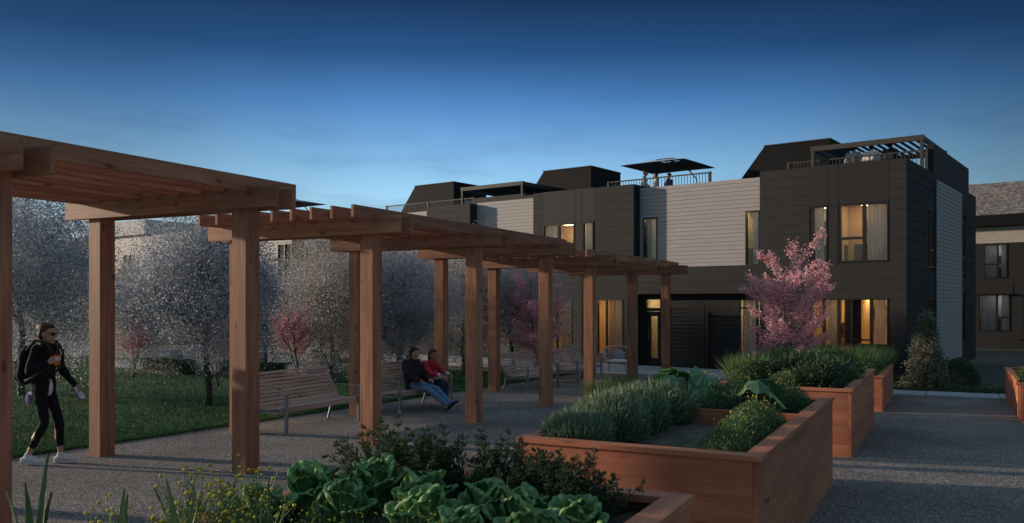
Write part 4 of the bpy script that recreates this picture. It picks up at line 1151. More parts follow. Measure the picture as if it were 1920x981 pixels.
x_, y_ = at(1683, 22.6); shrub('round_bush', rb, st_g, (x_, y_, Gf(x_, y_)), 1, 0.36, 'tiny dark bush at the foot of the townhouse corner', 'bush')
# planted bed in front of the corner townhouse
sheet('garden_bed', -2.2, 12.0, 22.85, 27.4, 0.008, M['soil'], 10, 4)
n = 22000
xx = -2.0 + rs.random(n) * 10.0; yy = 22.9 + rs.random(n) ** 1.3 * 2.2
hh = 0.02 + 0.13 * rs.random(n) * (0.6 + 0.4 * np.sin(xx * 2.3) * np.cos(yy * 3))
Pq = np.stack([xx, yy, G(xx, yy) + hh], -1)
V, F = leaf_arrays(Pq, rand_dirs(n) + np.array([0, 0, 0.5]), rand_dirs(n), 0.045, 0.024, 0.1)
tag(link('ground_cover', np_mesh('ground_cover', V, F, M['leaf_dark'])), 'low dark ground cover along the pavement bed', 'ground cover', kind='stuff')

# clipped low hedges behind the lawn
def hedge(px, Y, L, lab, hgt=0.45):
    x, y = at(px, Y); n = int(5200 * L)
    P = (rs.random((n, 3)) - 0.5) * np.array([L, 0.6, 0]) ; P[:, 2] = hgt * rs.random(n) ** 0.5
    P += rs.normal(size=P.shape) * 0.02
    V, F = leaf_arrays(P, rand_dirs(n) + np.array([0, 0, 0.4]), rand_dirs(n), 0.05, 0.024, 0.1)
    o = empty('hedge', (x, y, Gf(x, y)), BROT, lab, 'hedge', 'low hedges behind the lawn')
    link('foliage', np_mesh('foliage', V, F, M['leaf_dark']), o)
    b = MB(); b.box(-L / 2 + 0.06, L / 2 - 0.06, -0.22, 0.22, 0, hgt * 0.72); b.build('core', M['bark'], o)
hedge(315, 26.2, 2.3, 'low dark hedge left of the thin tree trunk')
hedge(440, 25.0, 0.9, 'short low hedge right of the stepped concrete wall')
hedge(505, 23.6, 0.95, 'low dark hedge seen above the left end of the nearest bench')

# ---------------------------------------------------------------- cabbages
def cabbage_leaf(seed):
    """upright spoon-shaped leaf: deep ridges fan out from the stalk and the puckered rim rolls outward"""
    r = np.random.default_rng(seed); nu, nw = 73, 34
    U, T = np.meshgrid(np.linspace(-1, 1, nu), np.linspace(0, 1, nw))
    prof = np.interp(np.linspace(0, 1, nw), [0, 0.12, 0.35, 0.6, 0.8, 0.92, 1.0], [0.014, 0.020, 0.052, 0.088, 0.102, 0.098, 0.086])[:, None]
    L = 0.225; nr = 8 + seed % 3
    phi = U * 1.0 + 0.04 * np.sin(T * 7 + seed)
    rib = 1 - np.abs(np.sin(phi * nr * 1.05)) ** 0.6
    edge = np.clip((T - 0.05) / 0.95, 0, 1) ** 1.2
    pk = (0.001 + 0.021 * edge) * rib + 0.0016 * edge * r.normal(size=U.shape)
    ang = -0.12 + 0.30 * T ** 1.5 + 1.5 * np.clip((T - 0.70) / 0.30, 0, 1) ** 1.5
    dy = np.cumsum(np.sin(ang), 0) * L / nw; dz = np.cumsum(np.cos(ang), 0) * L / nw
    f = 1 - 0.30 * np.abs(U) ** 2.0
    x = prof * np.sin(U * 1.25) / math.sin(1.25)
    cup = -0.085 * (1 - np.cos(U * 1.25)) * np.sin(np.clip(T, 0, 1) * np.pi * 0.7)
    y = dy * f + cup + pk * np.cos(ang); z = dz * f - pk * np.sin(ang) * 0.6
    V = np.stack([x, y, z], -1).reshape(-1, 3)
    F = [(j * nu + i, j * nu + i + 1, (j + 1) * nu + i + 1, (j + 1) * nu + i) for j in range(nw - 1) for i in range(nu - 1)]
    return np_mesh('leaf', V, F, M['cabbage'], True)
CL = [cabbage_leaf(s) for s in (1, 2, 3, 4)]
def cabbage(x, y, z, sc, label, n=12, seed=0):
    r = random.Random(seed)
    o = empty('cabbage', (x, y, z), r.random() * 6, label, 'cabbage', 'cabbages in the foreground planter')
    for k in range(n):
        ring = 0 if k < 6 else 1 if k < 10 else 2
        a = k * 2.3999 + r.uniform(-0.2, 0.2); tilt = (0.24, 0.04, -0.10)[ring] + r.uniform(-0.12, 0.12)
        s = sc * (0.82, 0.98, 0.92)[ring] * r.uniform(0.85, 1.12); off = (0.075, 0.045, 0.012)[ring] * sc
        l = link('leaf', CL[r.randrange(4)], o, (-math.sin(a) * off, math.cos(a) * off, (0.0, 0.02, 0.035)[ring] * sc))
        l.rotation_euler = (-tilt, r.uniform(-0.15, 0.15), a); l.scale = (s, s, s)
    b = MB(); b.tube([(0, 0, -0.05), (0, 0, 0.05 * sc)], [0.03, 0.035], 8); b.build('stem', M['stalk'], o)
for i, (x, y, s, lab) in enumerate([
        (-2.72, 2.86, 0.95, 'cabbage leftmost, among the yellow flowers'), (-2.70, 3.20, 1.10, 'cabbage behind the leftmost one, at the planter rim'),
        (-2.52, 3.42, 1.12, 'cabbage highest at left, below the dark shrub'), (-2.40, 3.04, 1.0, 'cabbage with ribbed leaves just left of the dark gap'),
        (-2.16, 3.30, 1.10, 'cabbage behind the dark gap'), (-1.98, 3.02, 1.05, 'large cabbage with fan shaped leaves in the middle'),
        (-1.82, 3.32, 0.98, 'cabbage behind the middle one'), (-1.72, 2.88, 0.95, 'cabbage at the bottom edge right of the middle'),
        (-1.60, 3.22, 1.05, 'small upright cabbage below the dark shrubs'), (-1.42, 2.94, 1.05, 'cabbage second from the planter corner'),
        (-1.36, 3.22, 1.08, 'cabbage nearest the planter corner')]):
    cabbage(x, y, 0.915, s * 1.08, lab, 12, seed=i + 20)

# ---------------------------------------------------------------- dark feathery shrubs at the back of the near planter
def feathery_mesh(h, n_sp, seed):
    r = np.random.default_rng(seed); P, D, L = [], [], []; b = MB()
    for k in range(n_sp):
        a = r.random() * 6.28; el = 0.35 + 1.1 * r.random(); ln = h * (0.55 + 0.6 * r.random())
        d = np.array([math.cos(a) * math.cos(el), math.sin(a) * math.cos(el), math.sin(el)])
        p = np.array([r.normal() * 0.04, r.normal() * 0.04, 0.0]); pts = [p.copy()]
        for i in range(9):
            d = d + r.normal(size=3) * 0.08 + np.array([0, 0, 0.035]); d /= np.linalg.norm(d); p = p + d * ln / 9; pts.append(p.copy())
        pts = np.array(pts); b.tube(pts, np.linspace(0.005, 0.0015, 10), 4, False)
        for i in range(2, 10):
            for q in range(4):
                sdv = np.cross(d, r.normal(size=3)); sdv /= np.linalg.norm(sdv); dd = d * 0.8 + sdv * 0.75; tl = 0.085 * h / 0.45 * (1.15 - i / 11)
                m = 11; t = np.linspace(0.1, 1, m)[:, None]
                P.append(pts[i] + dd * tl * t); D.append(np.tile(dd, (m, 1)) + r.normal(size=(m, 3)) * 0.65); L.append(np.full(m, 0.021))
        m = 9; P.append(pts[-1] - d * 0.05 * r.random((m, 1))); D.append(np.tile(d, (m, 1)) + r.normal(size=(m, 3)) * 0.5); L.append(np.full(m, 0.019))
    P, D, L = np.concatenate(P), np.concatenate(D), np.concatenate(L)
    V, F = leaf_arrays(P, D, rand_dirs(len(P), r), L * (0.7 + 0.6 * r.random(len(P))), 0.0062, 0.1)
    return np_mesh('foliage', V, F, M['leaf_dark']), b.mesh('stems', M['bark'])
FE = [feathery_mesh(0.42, 46, s) for s in (4, 5)]
for i, (x, y, s, lab) in enumerate([(-2.58, 3.72, 1.02, 'dark feathery shrub leftmost, in front of the third pergola post'), (-2.34, 3.66, 0.95, 'dark feathery shrub second from left behind the cabbages'),
                                  (-2.06, 3.74, 0.92, 'dark feathery shrub in the middle behind the cabbages'), (-1.78, 3.70, 0.86, 'dark feathery shrub in front of the middle planter left end'),
                                  (-1.52, 3.66, 0.82, 'dark feathery shrub rightmost, reaching over the planter corner')]):
    shrub('feathery_shrub', FE[i % 2][0], FE[i % 2][1], (x, y, 0.91), i * 1.3, s * 0.92, lab, 'shrub', 'dark shrubs in the near planter')

# ---------------------------------------------------------------- yellow button flowers
def button_mesh(h, n_st, rad, seed, ball=0.011, fuzz=0, dense=1.0, lw=0.0055):
    r = np.random.default_rng(seed); b = MB(); heads = []; P, D = [], []
    for k in range(n_st):
        a = r.random() * 6.28; q = rad * r.random() ** 0.6; ln = h * (0.45 + 0.6 * r.random())
        p0 = np.array([math.cos(a) * q * 0.45, math.sin(a) * q * 0.45, 0]); p1 = np.array([math.cos(a) * q, math.sin(a) * q, ln])
        pm = (p0 + p1) / 2 + r.normal(size=3) * 0.02
        b.tube([p0, pm, p1], [0.0022, 0.0018, 0.0013], 4, False); heads.append(p1)
        for j in range(2):
            t = 0.45 + 0.4 * r.random(); s0 = p0 + (p1 - p0) * t; s1 = s0 + np.array([r.normal() * 0.035, r.normal() * 0.035, 0.04 + 0.07 * r.random()])
            b.tube([s0, s1], [0.0016, 0.001], 3, False)
            if r.random() < 0.6: heads.append(s1)
        m = int(26 * dense); t = r.random(m)[:, None] ** 0.8 * 0.85
        P.append(p0 + (p1 - p0) * t + r.normal(size=(m, 3)) * 0.008); D.append(r.normal(size=(m, 3)) * 0.7 + np.array([0, 0, 1.0]))
    if fuzz:
        d = rand_dirs(fuzz, r); d[:, 2] = np.abs(d[:, 2]); rr = r.random(fuzz) ** 0.45
        P.append(d * rr[:, None] * np.array([rad * 1.1, rad * 1.1, h * 0.88])); D.append(d + r.normal(size=(fuzz, 3)) * 0.5 + np.array([0, 0, 0.4]))
    P, D = np.concatenate(P), np.concatenate(D)
    V, F = leaf_arrays(P, D, rand_dirs(len(P), r), 0.030 * (0.6 + 0.8 * r.random(len(P))), lw, 0.05)
    fol = np_mesh('foliage', V, F, M['leaf_bush'])
    # round flower heads
    ico = bmesh.new(); bmesh.ops.create_icosphere(ico, subdivisions=1, radius=1.0)
    iv = np.array([v.co[:] for v in ico.verts]); fi = np.array([[v.index for v in f.verts] for f in ico.faces]); ico.free()
    H = np.array(heads); nH = len(H); sz = ball * (0.7 + 0.6 * r.random(nH))
    Vh = (H[:, None, :] + iv[None] * sz[:, None, None] * np.array([1, 1, 0.85])).reshape(-1, 3)
    Fh = (np.arange(nH)[:, None, None] * len(iv) + fi[None]).reshape(-1, 3)
    return fol, b.mesh('stems', M['stalk']), np_mesh('flower_heads', Vh, Fh, M['flower'], True)
BT = [button_mesh(0.40, 24, 0.20, s, 0.0082) for s in (31, 32)]
def button_plant(ms, x, y, z, s, lab, group, rz=0):
    if not np.isscalar(s): rz = 0.0
    o = empty('yellow_flower_plant', (x, y, z), rz, lab, 'flowers', group)
    link('foliage', ms[0], o, scale=s); link('stems', ms[1], o, scale=s); h_ = link('flower_heads', ms[2], o, scale=s); h_['kind'] = 'stuff'
sp_ = [(-2.55, 1.66, 0.80, 'yellow button flowers in the bottom left corner'), (-2.38, 1.86, 0.70, 'yellow button flowers second from the left corner'), (-2.62, 2.02, 0.85, 'sparse yellow button flowers between two pale blades'),
       (-2.44, 2.22, 0.92, 'yellow button flowers left of the tallest clump'), (-2.62, 2.42, 1.02, 'tallest clump of yellow button flowers in front of the path'), (-2.40, 2.50, 0.95, 'yellow button flowers before the second near post'),
       (-2.66, 2.66, 0.85, 'yellow button flowers beside the leftmost cabbage'), (-2.28, 2.64, 0.66, 'low yellow button flowers in front of the cabbages'), (-2.02, 2.66, 0.60, 'yellow button flowers in the dark gap between cabbages'),
       (-2.20, 2.30, 0.80, 'yellow button flowers at the bottom edge below the tallest clump'), (-1.80, 2.74, 0.62, 'few yellow button flowers before the middle cabbage')]
for i, (x, y, s, lab) in enumerate(sp_): button_plant(BT[i % 2], x, y, 0.92, s, lab, 'yellow flowers in the near planter', i * 1.1)
BF = [button_mesh(0.36, 34, 0.36, s, 0.0082, 11000, 1.2, 0.0085) for s in (41, 42)]
for i, (x, y, s, lab) in enumerate([(-1.42, 6.22, (0.60, 0.62, 0.80), 'dense yellow flowered bush nearest the corner of the middle planter'), (-1.43, 6.80, (0.66, 0.85, 0.92), 'dense yellow flowered bush second along the right rim'),
                                  (-1.46, 7.50, (0.74, 0.95, 1.0), 'dense yellow flowered bush halfway along the right rim'), (-1.85, 8.55, 1.1, 'yellow flowered bush behind the taro'),
                                  (-1.52, 9.2, (0.80, 0.95, 0.95), 'yellow flowered bush at the far end of the middle planter'), (-2.45, 9.35, 1.05, 'yellow flowered bush at the far left corner of the middle planter')]):
    button_plant(BF[i % 2], x, y, 0.77 if y < 8 else 0.80, s, lab, 'yellow flowered bushes in the middle planter', i * 0.9)
for i, (x, y, s, lab) in enumerate([(-2.5, 12.3, 0.9, 'yellow flowers at the near left corner of the second planter'), (-1.95, 12.15, 0.8, 'yellow flowers at the near edge of the second planter')]):
    button_plant(BF[i % 2], x, y, 0.75, s, lab, 'yellow flowers in the second planter', i * 2)

# ---------------------------------------------------------------- pale sword-shaped blades at the bottom edge
def blade_plant(x, y, z, n, L, lab, seed, spread=0.5):
    r = random.Random(seed); o = empty('blade_plant', (x, y, z), 0, lab, 'blade plant', 'pale blade plants at the bottom edge')
    for k in range(n):
        a = r.uniform(0, 6.28); t = r.uniform(0.05, spread); l = L * r.uniform(0.7, 1.1); w = 0.022 * r.uniform(0.8, 1.2)
        V = []; m = 9
        for i in range(m):
            f = i / (m - 1); ang = t * (0.5 + 0.7 * f)
            px_, pz_ = l * f * math.sin(ang), l * f * math.cos(ang); ww = w * (0.75 + 0.5 * f) * (1 - f ** 2.6) + 0.001
            for s, dn in ((-1, 0.004), (0, -0.003), (1, 0.004)):
                V.append((px_ * math.cos(a) - s * ww * math.sin(a) - dn * math.cos(a), px_ * math.sin(a) + s * ww * math.cos(a) - dn * math.sin(a), pz_))
        F = [(i * 3 + j, i * 3 + j + 1, i * 3 + j + 4, i * 3 + j + 3) for i in range(m - 1) for j in (0, 1)]
        link('leaf', np_mesh('leaf', V, F, M['blade'], True), o)
blade_plant(-2.57, 1.70, 0.92, 5, 0.50, 'pale upright blades in the bottom left corner', 3, 0.16)
blade_plant(-2.46, 1.92, 0.92, 6, 0.40, 'pale blades leaning out below the tall yellow flowers', 7, 0.7)
blade_plant(-2.41, 2.14, 0.92, 4, 0.43, 'pale upright blade right of the tall yellow flowers', 12, 0.3)
blade_plant(-2.30, 2.44, 0.92, 5, 0.28, 'short pale blades below the cabbages', 15, 0.8)

# ---------------------------------------------------------------- grey-green spiky shrubs, strappy grasses, ferns
def spiky_mesh(h, rad, n, L, w, mat, seed, curl=0.35):
    r = np.random.default_rng(seed)
    a = r.random(n) * 6.28; q = rad * r.random(n) ** 0.5; z = h * r.random(n) ** 0.8 * (1 - 0.45 * (q / rad) ** 2)
    P = np.stack([q * np.cos(a), q * np.sin(a), z * 0.85], -1)
    D = np.stack([np.cos(a) * 0.5 * q / rad, np.sin(a) * 0.5 * q / rad, np.full(n, 0.85)], -1) + r.normal(size=(n, 3)) * curl
    V, F = leaf_arrays(P, D, rand_dirs(n, r), L * (0.6 + 0.8 * r.random(n)), w, 0.06)
    return np_mesh('foliage', V, F, mat)
st_sk = stem_cluster(0.28, 0.26)
SK = [spiky_mesh(0.36, 0.38, 6500, 0.105, 0.011, M['leaf_rosemary'], s) for s in (51, 52)]
for i, (x, y, s, lab) in enumerate([(-2.58, 6.16, (0.68, 0.80, 0.95), 'grey green spiky shrub at the near left corner of the middle planter'), (-2.54, 6.78, (0.80, 0.95, 1.18), 'tallest grey green spiky shrub in the middle planter'),
                                  (-2.56, 7.42, (0.82, 1.0, 1.15), 'grey green spiky shrub before the divider board'), (-2.58, 8.15, 1.1, 'grey green spiky shrub left of the taro')]):
    shrub('spiky_shrub', SK[i % 2], st_sk, (x, y, 0.77), 0.0, s, lab, 'shrub', 'grey green spiky shrubs')
GR = [spiky_mesh(0.10, 0.30, 900, 0.42, 0.014, M['leaf_fresh'], s, 0.22) for s in (61, 62)]
FN = [bush_mesh(0.42, 0.36, 3600, 0.07, M[k], 0.30, 0.2) for k in ('leaf_dark', 'leaf_bush', 'leaf_fresh')]
veg = [('fern', FN[0], -2.35, 12.45, 0.75, 0.95, 'dark fern at the near left of the second planter', 'fern', 'dark ferns'), ('fern', FN[0], -1.62, 12.35, 0.75, 0.9, 'dark fern at the near right corner of the second planter', 'fern', 'dark ferns'),
       ('fern', FN[0], -1.98, 13.1, 0.75, 1.05, 'dark fern in the middle of the second planter', 'fern', 'dark ferns'), ('leafy_bush', FN[1], -1.55, 13.6, 0.75, 0.95, 'deep green bush along the right rim of the second planter', 'bush', 'leafy bushes'),
       ('leafy_bush', FN[2], -2.3, 13.9, 0.75, 1.1, 'fresh green bush in the second planter', 'bush', 'leafy bushes'), ('leafy_bush', FN[2], -1.6, 14.7, 0.75, 1.0, 'fresh green bush at the far right of the second planter', 'bush', 'leafy bushes'),
       ('strappy_grass', GR[0], -2.4, 14.7, 0.75, 0.9, 'tall strappy grass at the far left of the second planter', 'grass plant', 'strappy grasses'), ('strappy_grass', GR[1], -1.9, 15.2, 0.75, 0.75, 'strappy grass at the far end of the second planter', 'grass plant', 'strappy grasses'),
       ('strappy_grass', GR[0], -2.62, 12.9, 0.75, 0.85, 'strappy grass standing over the dark ferns', 'grass plant', 'strappy grasses'),
       ('leafy_bush', FN[2], -1.5, 18.35, 0.46, 0.72, 'bright green low bush at the near corner of the lowest planter', 'bush', 'leafy bushes'), ('strappy_grass', GR[1], -1.55, 19.2, 0.46, 0.95, 'strappy grass along the right rim of the lowest planter', 'grass plant', 'strappy grasses'),
       ('strappy_grass', GR[0], -1.6, 20.1, 0.46, 1.05, 'tall strappy grass in the lowest planter', 'grass plant', 'strappy grasses'), ('strappy_grass', GR[1], -1.5, 21.0, 0.46, 1.05, 'strappy grass at the far end of the lowest planter', 'grass plant', 'strappy grasses'),
       ('strappy_grass', GR[0], -2.3, 19.4, 0.46, 1.1, 'strappy grass at the left of the lowest planter', 'grass plant', 'strappy grasses'), ('leafy_bush', FN[1], -2.3, 18.5, 0.46, 1.2, 'deep green bush at the near left of the lowest planter', 'bush', 'leafy bushes'),
       ('leafy_bush', FN[2], -2.4, 20.6, 0.46, 1.25, 'fresh green bush below the pink tree', 'bush', 'leafy bushes'),
       ('leafy_bush', FN[1], 1.62, 17.9, 0.44, 0.95, 'green leafy bush in the planter at the right edge', 'bush', 'leafy bushes'), ('leafy_bush', FN[2], 1.6, 18.9, 0.44, 0.9, 'fresh green bush behind it in the right edge planter', 'bush', 'leafy bushes')]
for i, (nm, ms, x, y, z, s, lab, cat, gp) in enumerate(veg):
    shrub(nm, ms, None, (x, y, z), i * 1.37, s, lab, cat, gp)

# tall reeds by the pergola foot, left of the planters
for i, (px, Y, s, lab) in enumerate([(700, 19.2, 1.1, 'dark reed tuft behind the nearest bench end'), (1135, 18.0, 0.95, 'reed tuft by the sixth near pergola post'), (1165, 20.0, 0.9, 'reed tuft by the seventh near pergola post')]):
    x, y = at(px, Y); shrub('reed_tuft', GR[i % 2], None, (x, y, Gf(x, y)), i, s, lab, 'grass plant', 'reed tufts')

# ---------------------------------------------------------------- taro with big heart-shaped leaves
def taro_leaf():
    nu, nr = 36, 9; V = [(0, 0, 0)]
    for j in range(1, nr + 1):
        q = j / nr
        for i in range(nu):
            a = i / nu * 2 * math.pi
            rr = 0.21 * (1 + 0.30 * math.cos(a)) * (1 - 0.55 * math.exp(-((abs(a - math.pi)) / 0.28) ** 2)) * (1 + 0.25 * math.exp(-(min(a, 2 * math.pi - a) / 0.3) ** 2))
            z = -0.05 * q ** 2 - 0.03 * abs(math.sin(a)) * q + 0.006 * math.cos(a * 12) * q + 0.012 * math.sin(a * 5) * q * q
            V.append((rr * q * math.cos(a), rr * q * math.sin(a), z))
    F3 = [(0, 1 + i, 1 + (i + 1) % nu) for i in range(nu)]
    me = bpy.data.meshes.new('leaf')
    F4 = [(1 + j * nu + i, 1 + (j + 1) * nu + i, 1 + (j + 1) * nu + (i + 1) % nu, 1 + j * nu + (i + 1) % nu) for j in range(nr - 1) for i in range(nu)]
    me.from_pydata(V, [], F3 + F4); me.materials.append(M['taro']); me.polygons.foreach_set('use_smooth', [True] * len(me.polygons)); me.update()
    return me
TL = taro_leaf()
def taro(x, y, z, n, sc, lab, seed, h=0.42):
    r = random.Random(seed); o = empty('taro_plant', (x, y, z), 0, lab, 'taro', 'taro plants')
    for k in range(n):
        a = k * 2.4 + r.uniform(-0.4, 0.4); rd = r.uniform(0.12, 0.34) * sc; hh = h * r.uniform(0.7, 1.12)
        tip = Vector((math.cos(a) * rd, math.sin(a) * rd, hh))
        b = MB(); b.tube([(math.cos(a) * 0.03, math.sin(a) * 0.03, -0.02), (math.cos(a) * rd * 0.35, math.sin(a) * rd * 0.35, hh * 0.6), (math.cos(a) * rd * 0.8, math.sin(a) * rd * 0.8, hh * 0.97), tip], [0.014, 0.011, 0.008, 0.006], 7)
        s_ = b.build('stalk', M['stalk'], o, True)
        l = link('leaf', TL, o, tip); s = sc * r.uniform(0.8, 1.1); l.scale = (s, s, s)
        l.rotation_euler = (r.uniform(-0.3, 0.3), r.uniform(0.35, 1.0), a)
taro(-2.42, 8.50, 0.80, 10, 0.82, 'taro with large leaves behind the divider board', 5)
taro(-1.62, 8.35, 0.80, 4, 0.62, 'small taro standing among the yellow flowered bushes', 9, 0.40)
taro(1.75, 17.6, 0.44, 5, 0.75, 'taro like plant in the planter at the right edge', 14, 0.4)

# dry leaves and petals blown along the lawn edge, posts and planter feet
M['litter'] = leafy('dry_leaf', [(0.0, (0.10, 0.06, 0.035)), (0.6, (0.26, 0.17, 0.10)), (0.85, (0.42, 0.34, 0.22)), (1.0, (0.70, 0.42, 0.46))], 0.8, 0.1)
n = 900
xx = np.concatenate([LAWN_EDGE + 0.05 + np.abs(rs.normal(size=350)) * 0.5, -10.2 + rs.random(250) * 7.0, PX1 + 0.03 + np.abs(rs.normal(size=300)) * 0.35])
yy = np.concatenate([4.0 + rs.random(350) * 18, 4.0 + rs.random(250) * 18, 5.5 + rs.random(300) * 16])
Pl = np.stack([xx, yy, G(xx, yy) + 0.006 + 0.006 * rs.random(n)], -1)
dl = rs.normal(size=(n, 3)) * np.array([1, 1, 0.15]); nl = rs.normal(size=(n, 3)) * 0.25 + np.array([0, 0, 1.0])
V, F = leaf_arrays(Pl, dl, nl, 0.03 * (0.6 + 0.9 * rs.random(n)), 0.017, 0.12)
tag(link('leaf_litter', np_mesh('leaf_litter', V, F, M['litter'])), 'dry leaves and petals scattered over the gravel', 'leaf litter', kind='stuff')
# ---------------------------------------------------------------- people
def skin_mat(name, col):
    m, nt, bs, out = new_mat(name)
    tc = nt.nodes.new('ShaderNodeTexCoord')
    c = ramp(nt, noise(nt, tc.outputs['Object'], 14, 4), [(0.3, tuple(x * 0.88 for x in col)), (0.7, col)])
    nt.links.new(c, bs.inputs['Base Color']); bs.inputs['Roughness'].default_value = 0.5
    bs.inputs['Subsurface Weight'].default_value = 0.08
    return m
M['skin'] = skin_mat('skin', (0.54, 0.32, 0.22)); M['skin_tan'] = skin_mat('skin_tan', (0.46, 0.26, 0.17))
for k_, c_ in dict(black=(0.012, 0.012, 0.014), charcoal=(0.035, 0.036, 0.034), denim=(0.15, 0.27, 0.43), denim_dark=(0.03, 0.055, 0.10), red=(0.55, 0.05, 0.075), white=(0.72, 0.71, 0.72), lilac=(0.42, 0.37, 0.60),
                   hair_dark=(0.018, 0.012, 0.010), hair_brown=(0.075, 0.035, 0.022), hair_red=(0.10, 0.04, 0.03), grey_cloth=(0.34, 0.35, 0.36), blue_cloth=(0.06, 0.07, 0.16), orange=(0.75, 0.22, 0.05), blue=(0.05, 0.12, 0.5), rubber=(0.02, 0.02, 0.02)).items():
    M[k_] = plain('cloth_' + k_, c_, 0.85 if 'hair' not in k_ else 0.55, 0.18, 26, bumpy=0.25, spec=0.25)

def capsule_(b, p0, p1, r0, r1, n=12):
    p0, p1 = np.array(p0, float), np.array(p1, float); d = p1 - p0; L = np.linalg.norm(d)
    d = d / L if L > 1e-6 else np.array([0, 0, 1.0])
    ks = np.linspace(-np.pi / 2, 0, 5)[:-1]
    path = [p0 + d * r0 * math.sin(k) for k in ks] + [p0, p1] + [p1 + d * r1 * math.sin(-k) for k in ks[::-1]]
    rad = [max(1e-4, r0 * math.cos(k)) for k in ks] + [r0, r1] + [max(1e-4, r1 * math.cos(k)) for k in ks[::-1]]
    # own frame so that end caps stay clean
    a = np.cross(d, [0, 0, 1.0] if abs(d[2]) < 0.9 else [1.0, 0, 0]); a /= np.linalg.norm(a); c = np.cross(d, a)
    ang = np.arange(n) * 2 * np.pi / n
    V = np.concatenate([p + r * (np.cos(ang)[:, None] * a + np.sin(ang)[:, None] * c) for p, r in zip(path, rad)]); m = len(path)
    F = [(i * n + j, i * n + (j + 1) % n, (i + 1) * n + (j + 1) % n, (i + 1) * n + j) for i in range(m - 1) for j in range(n)]
    F += [tuple(range(n - 1, -1, -1)), tuple((m - 1) * n + j for j in range(n))]
    b.add(V, F)
capsule = capsule_
def ellip(b, c, r, rot=None, n=14):
    c = Vector(c); rot = rot or Matrix.Identity(3); V, F = [], []
    for i in range(1, n):
        t = math.pi * i / n
        for j in range(n):
            p = 2 * math.pi * j / n
            V.append(c + rot @ Vector((r[0] * math.sin(t) * math.cos(p), r[1] * math.sin(t) * math.sin(p), r[2] * math.cos(t))))
    k = len(V); V += [c + rot @ Vector((0, 0, r[2])), c + rot @ Vector((0, 0, -r[2]))]
    F = [(i * n + j, (i + 1) * n + j, (i + 1) * n + (j + 1) % n, i * n + (j + 1) % n) for i in range(n - 2) for j in range(n)]
    F += [(k, j, (j + 1) % n) for j in range(n)] + [(k + 1, (n - 2) * n + (j + 1) % n, (n - 2) * n + j) for j in range(n)]
    b.add(V, F)
def chain(b, pts, rads):
    for i in range(len(pts) - 1): capsule(b, pts[i], pts[i + 1], rads[i], rads[i + 1])

cloud_tex = bpy.data.textures.new('fold_noise', 'CLOUDS'); cloud_tex.noise_scale = 0.09; cloud_tex.noise_depth = 2
def fuse(b, name, mat, parent, voxel, smooth=6, folds=0.0):
    """melt overlapping shapes into one continuous surface"""
    me = b.mesh(name + '_raw', mat); tmp = bpy.data.objects.new(name + '_raw', me); COL.objects.link(tmp)
    m = tmp.modifiers.new('r', 'REMESH'); m.mode = 'VOXEL'; m.voxel_size = voxel; m.use_smooth_shade = True
    if smooth: s = tmp.modifiers.new('s', 'SMOOTH'); s.factor = 0.5; s.iterations = smooth
    if folds:
        d = tmp.modifiers.new('d', 'DISPLACE'); d.texture = cloud_tex; d.strength = folds; d.mid_level = 0.5
    dg = bpy.context.evaluated_depsgraph_get(); dg.update()
    out = bpy.data.meshes.new_from_object(tmp.evaluated_get(dg))
    bpy.data.objects.remove(tmp); bpy.data.meshes.remove(me)
    out.name = name; out.materials.clear(); out.materials.append(mat)
    out.polygons.foreach_set('use_smooth', [True] * len(out.polygons))
    return link(name, out, parent)

def hand(b, wrist, d, nrm, s=1.0, curl=0.5, mirror=1, thumb=True):
    """palm, four bent fingers of unequal length and a thumb leaving the side of the palm"""
    w = Vector(wrist); d = Vector(d).normalized(); n = Vector(nrm); n = (n - d * n.dot(d)).normalized(); sv = d.cross(n) * mirror
    for k in range(4):
        o = (k - 1.5) * 0.019 * s; base = w + d * 0.085 * s + sv * o
        capsule(b, w + d * 0.012 * s + sv * o * 0.6, base, 0.014 * s, 0.0125 * s, 8)
        L = (0.068, 0.078, 0.073, 0.056)[k] * s; p = base; a = 0.15
        for q, f in enumerate((0.45, 0.32, 0.25)):
            a += curl * (0.75, 0.9, 0.7)[q]; e_ = p + (d * math.cos(a) + n * math.sin(a)) * L * f
            capsule(b, p, e_, 0.0092 * s - 0.0008 * q, 0.0085 * s - 0.0008 * q, 8); p = e_
    t0 = w + d * 0.03 * s - sv * 0.026 * s; t1 = t0 + (d * 0.6 - sv * 0.6 + n * 0.35).normalized() * 0.042 * s; t2 = t1 + (d * 0.9 + n * 0.5).normalized() * 0.032 * s
    capsule(b, t0, t1, 0.0125 * s, 0.0105 * s, 8); capsule(b, t1, t2, 0.0105 * s, 0.0085 * s, 8)

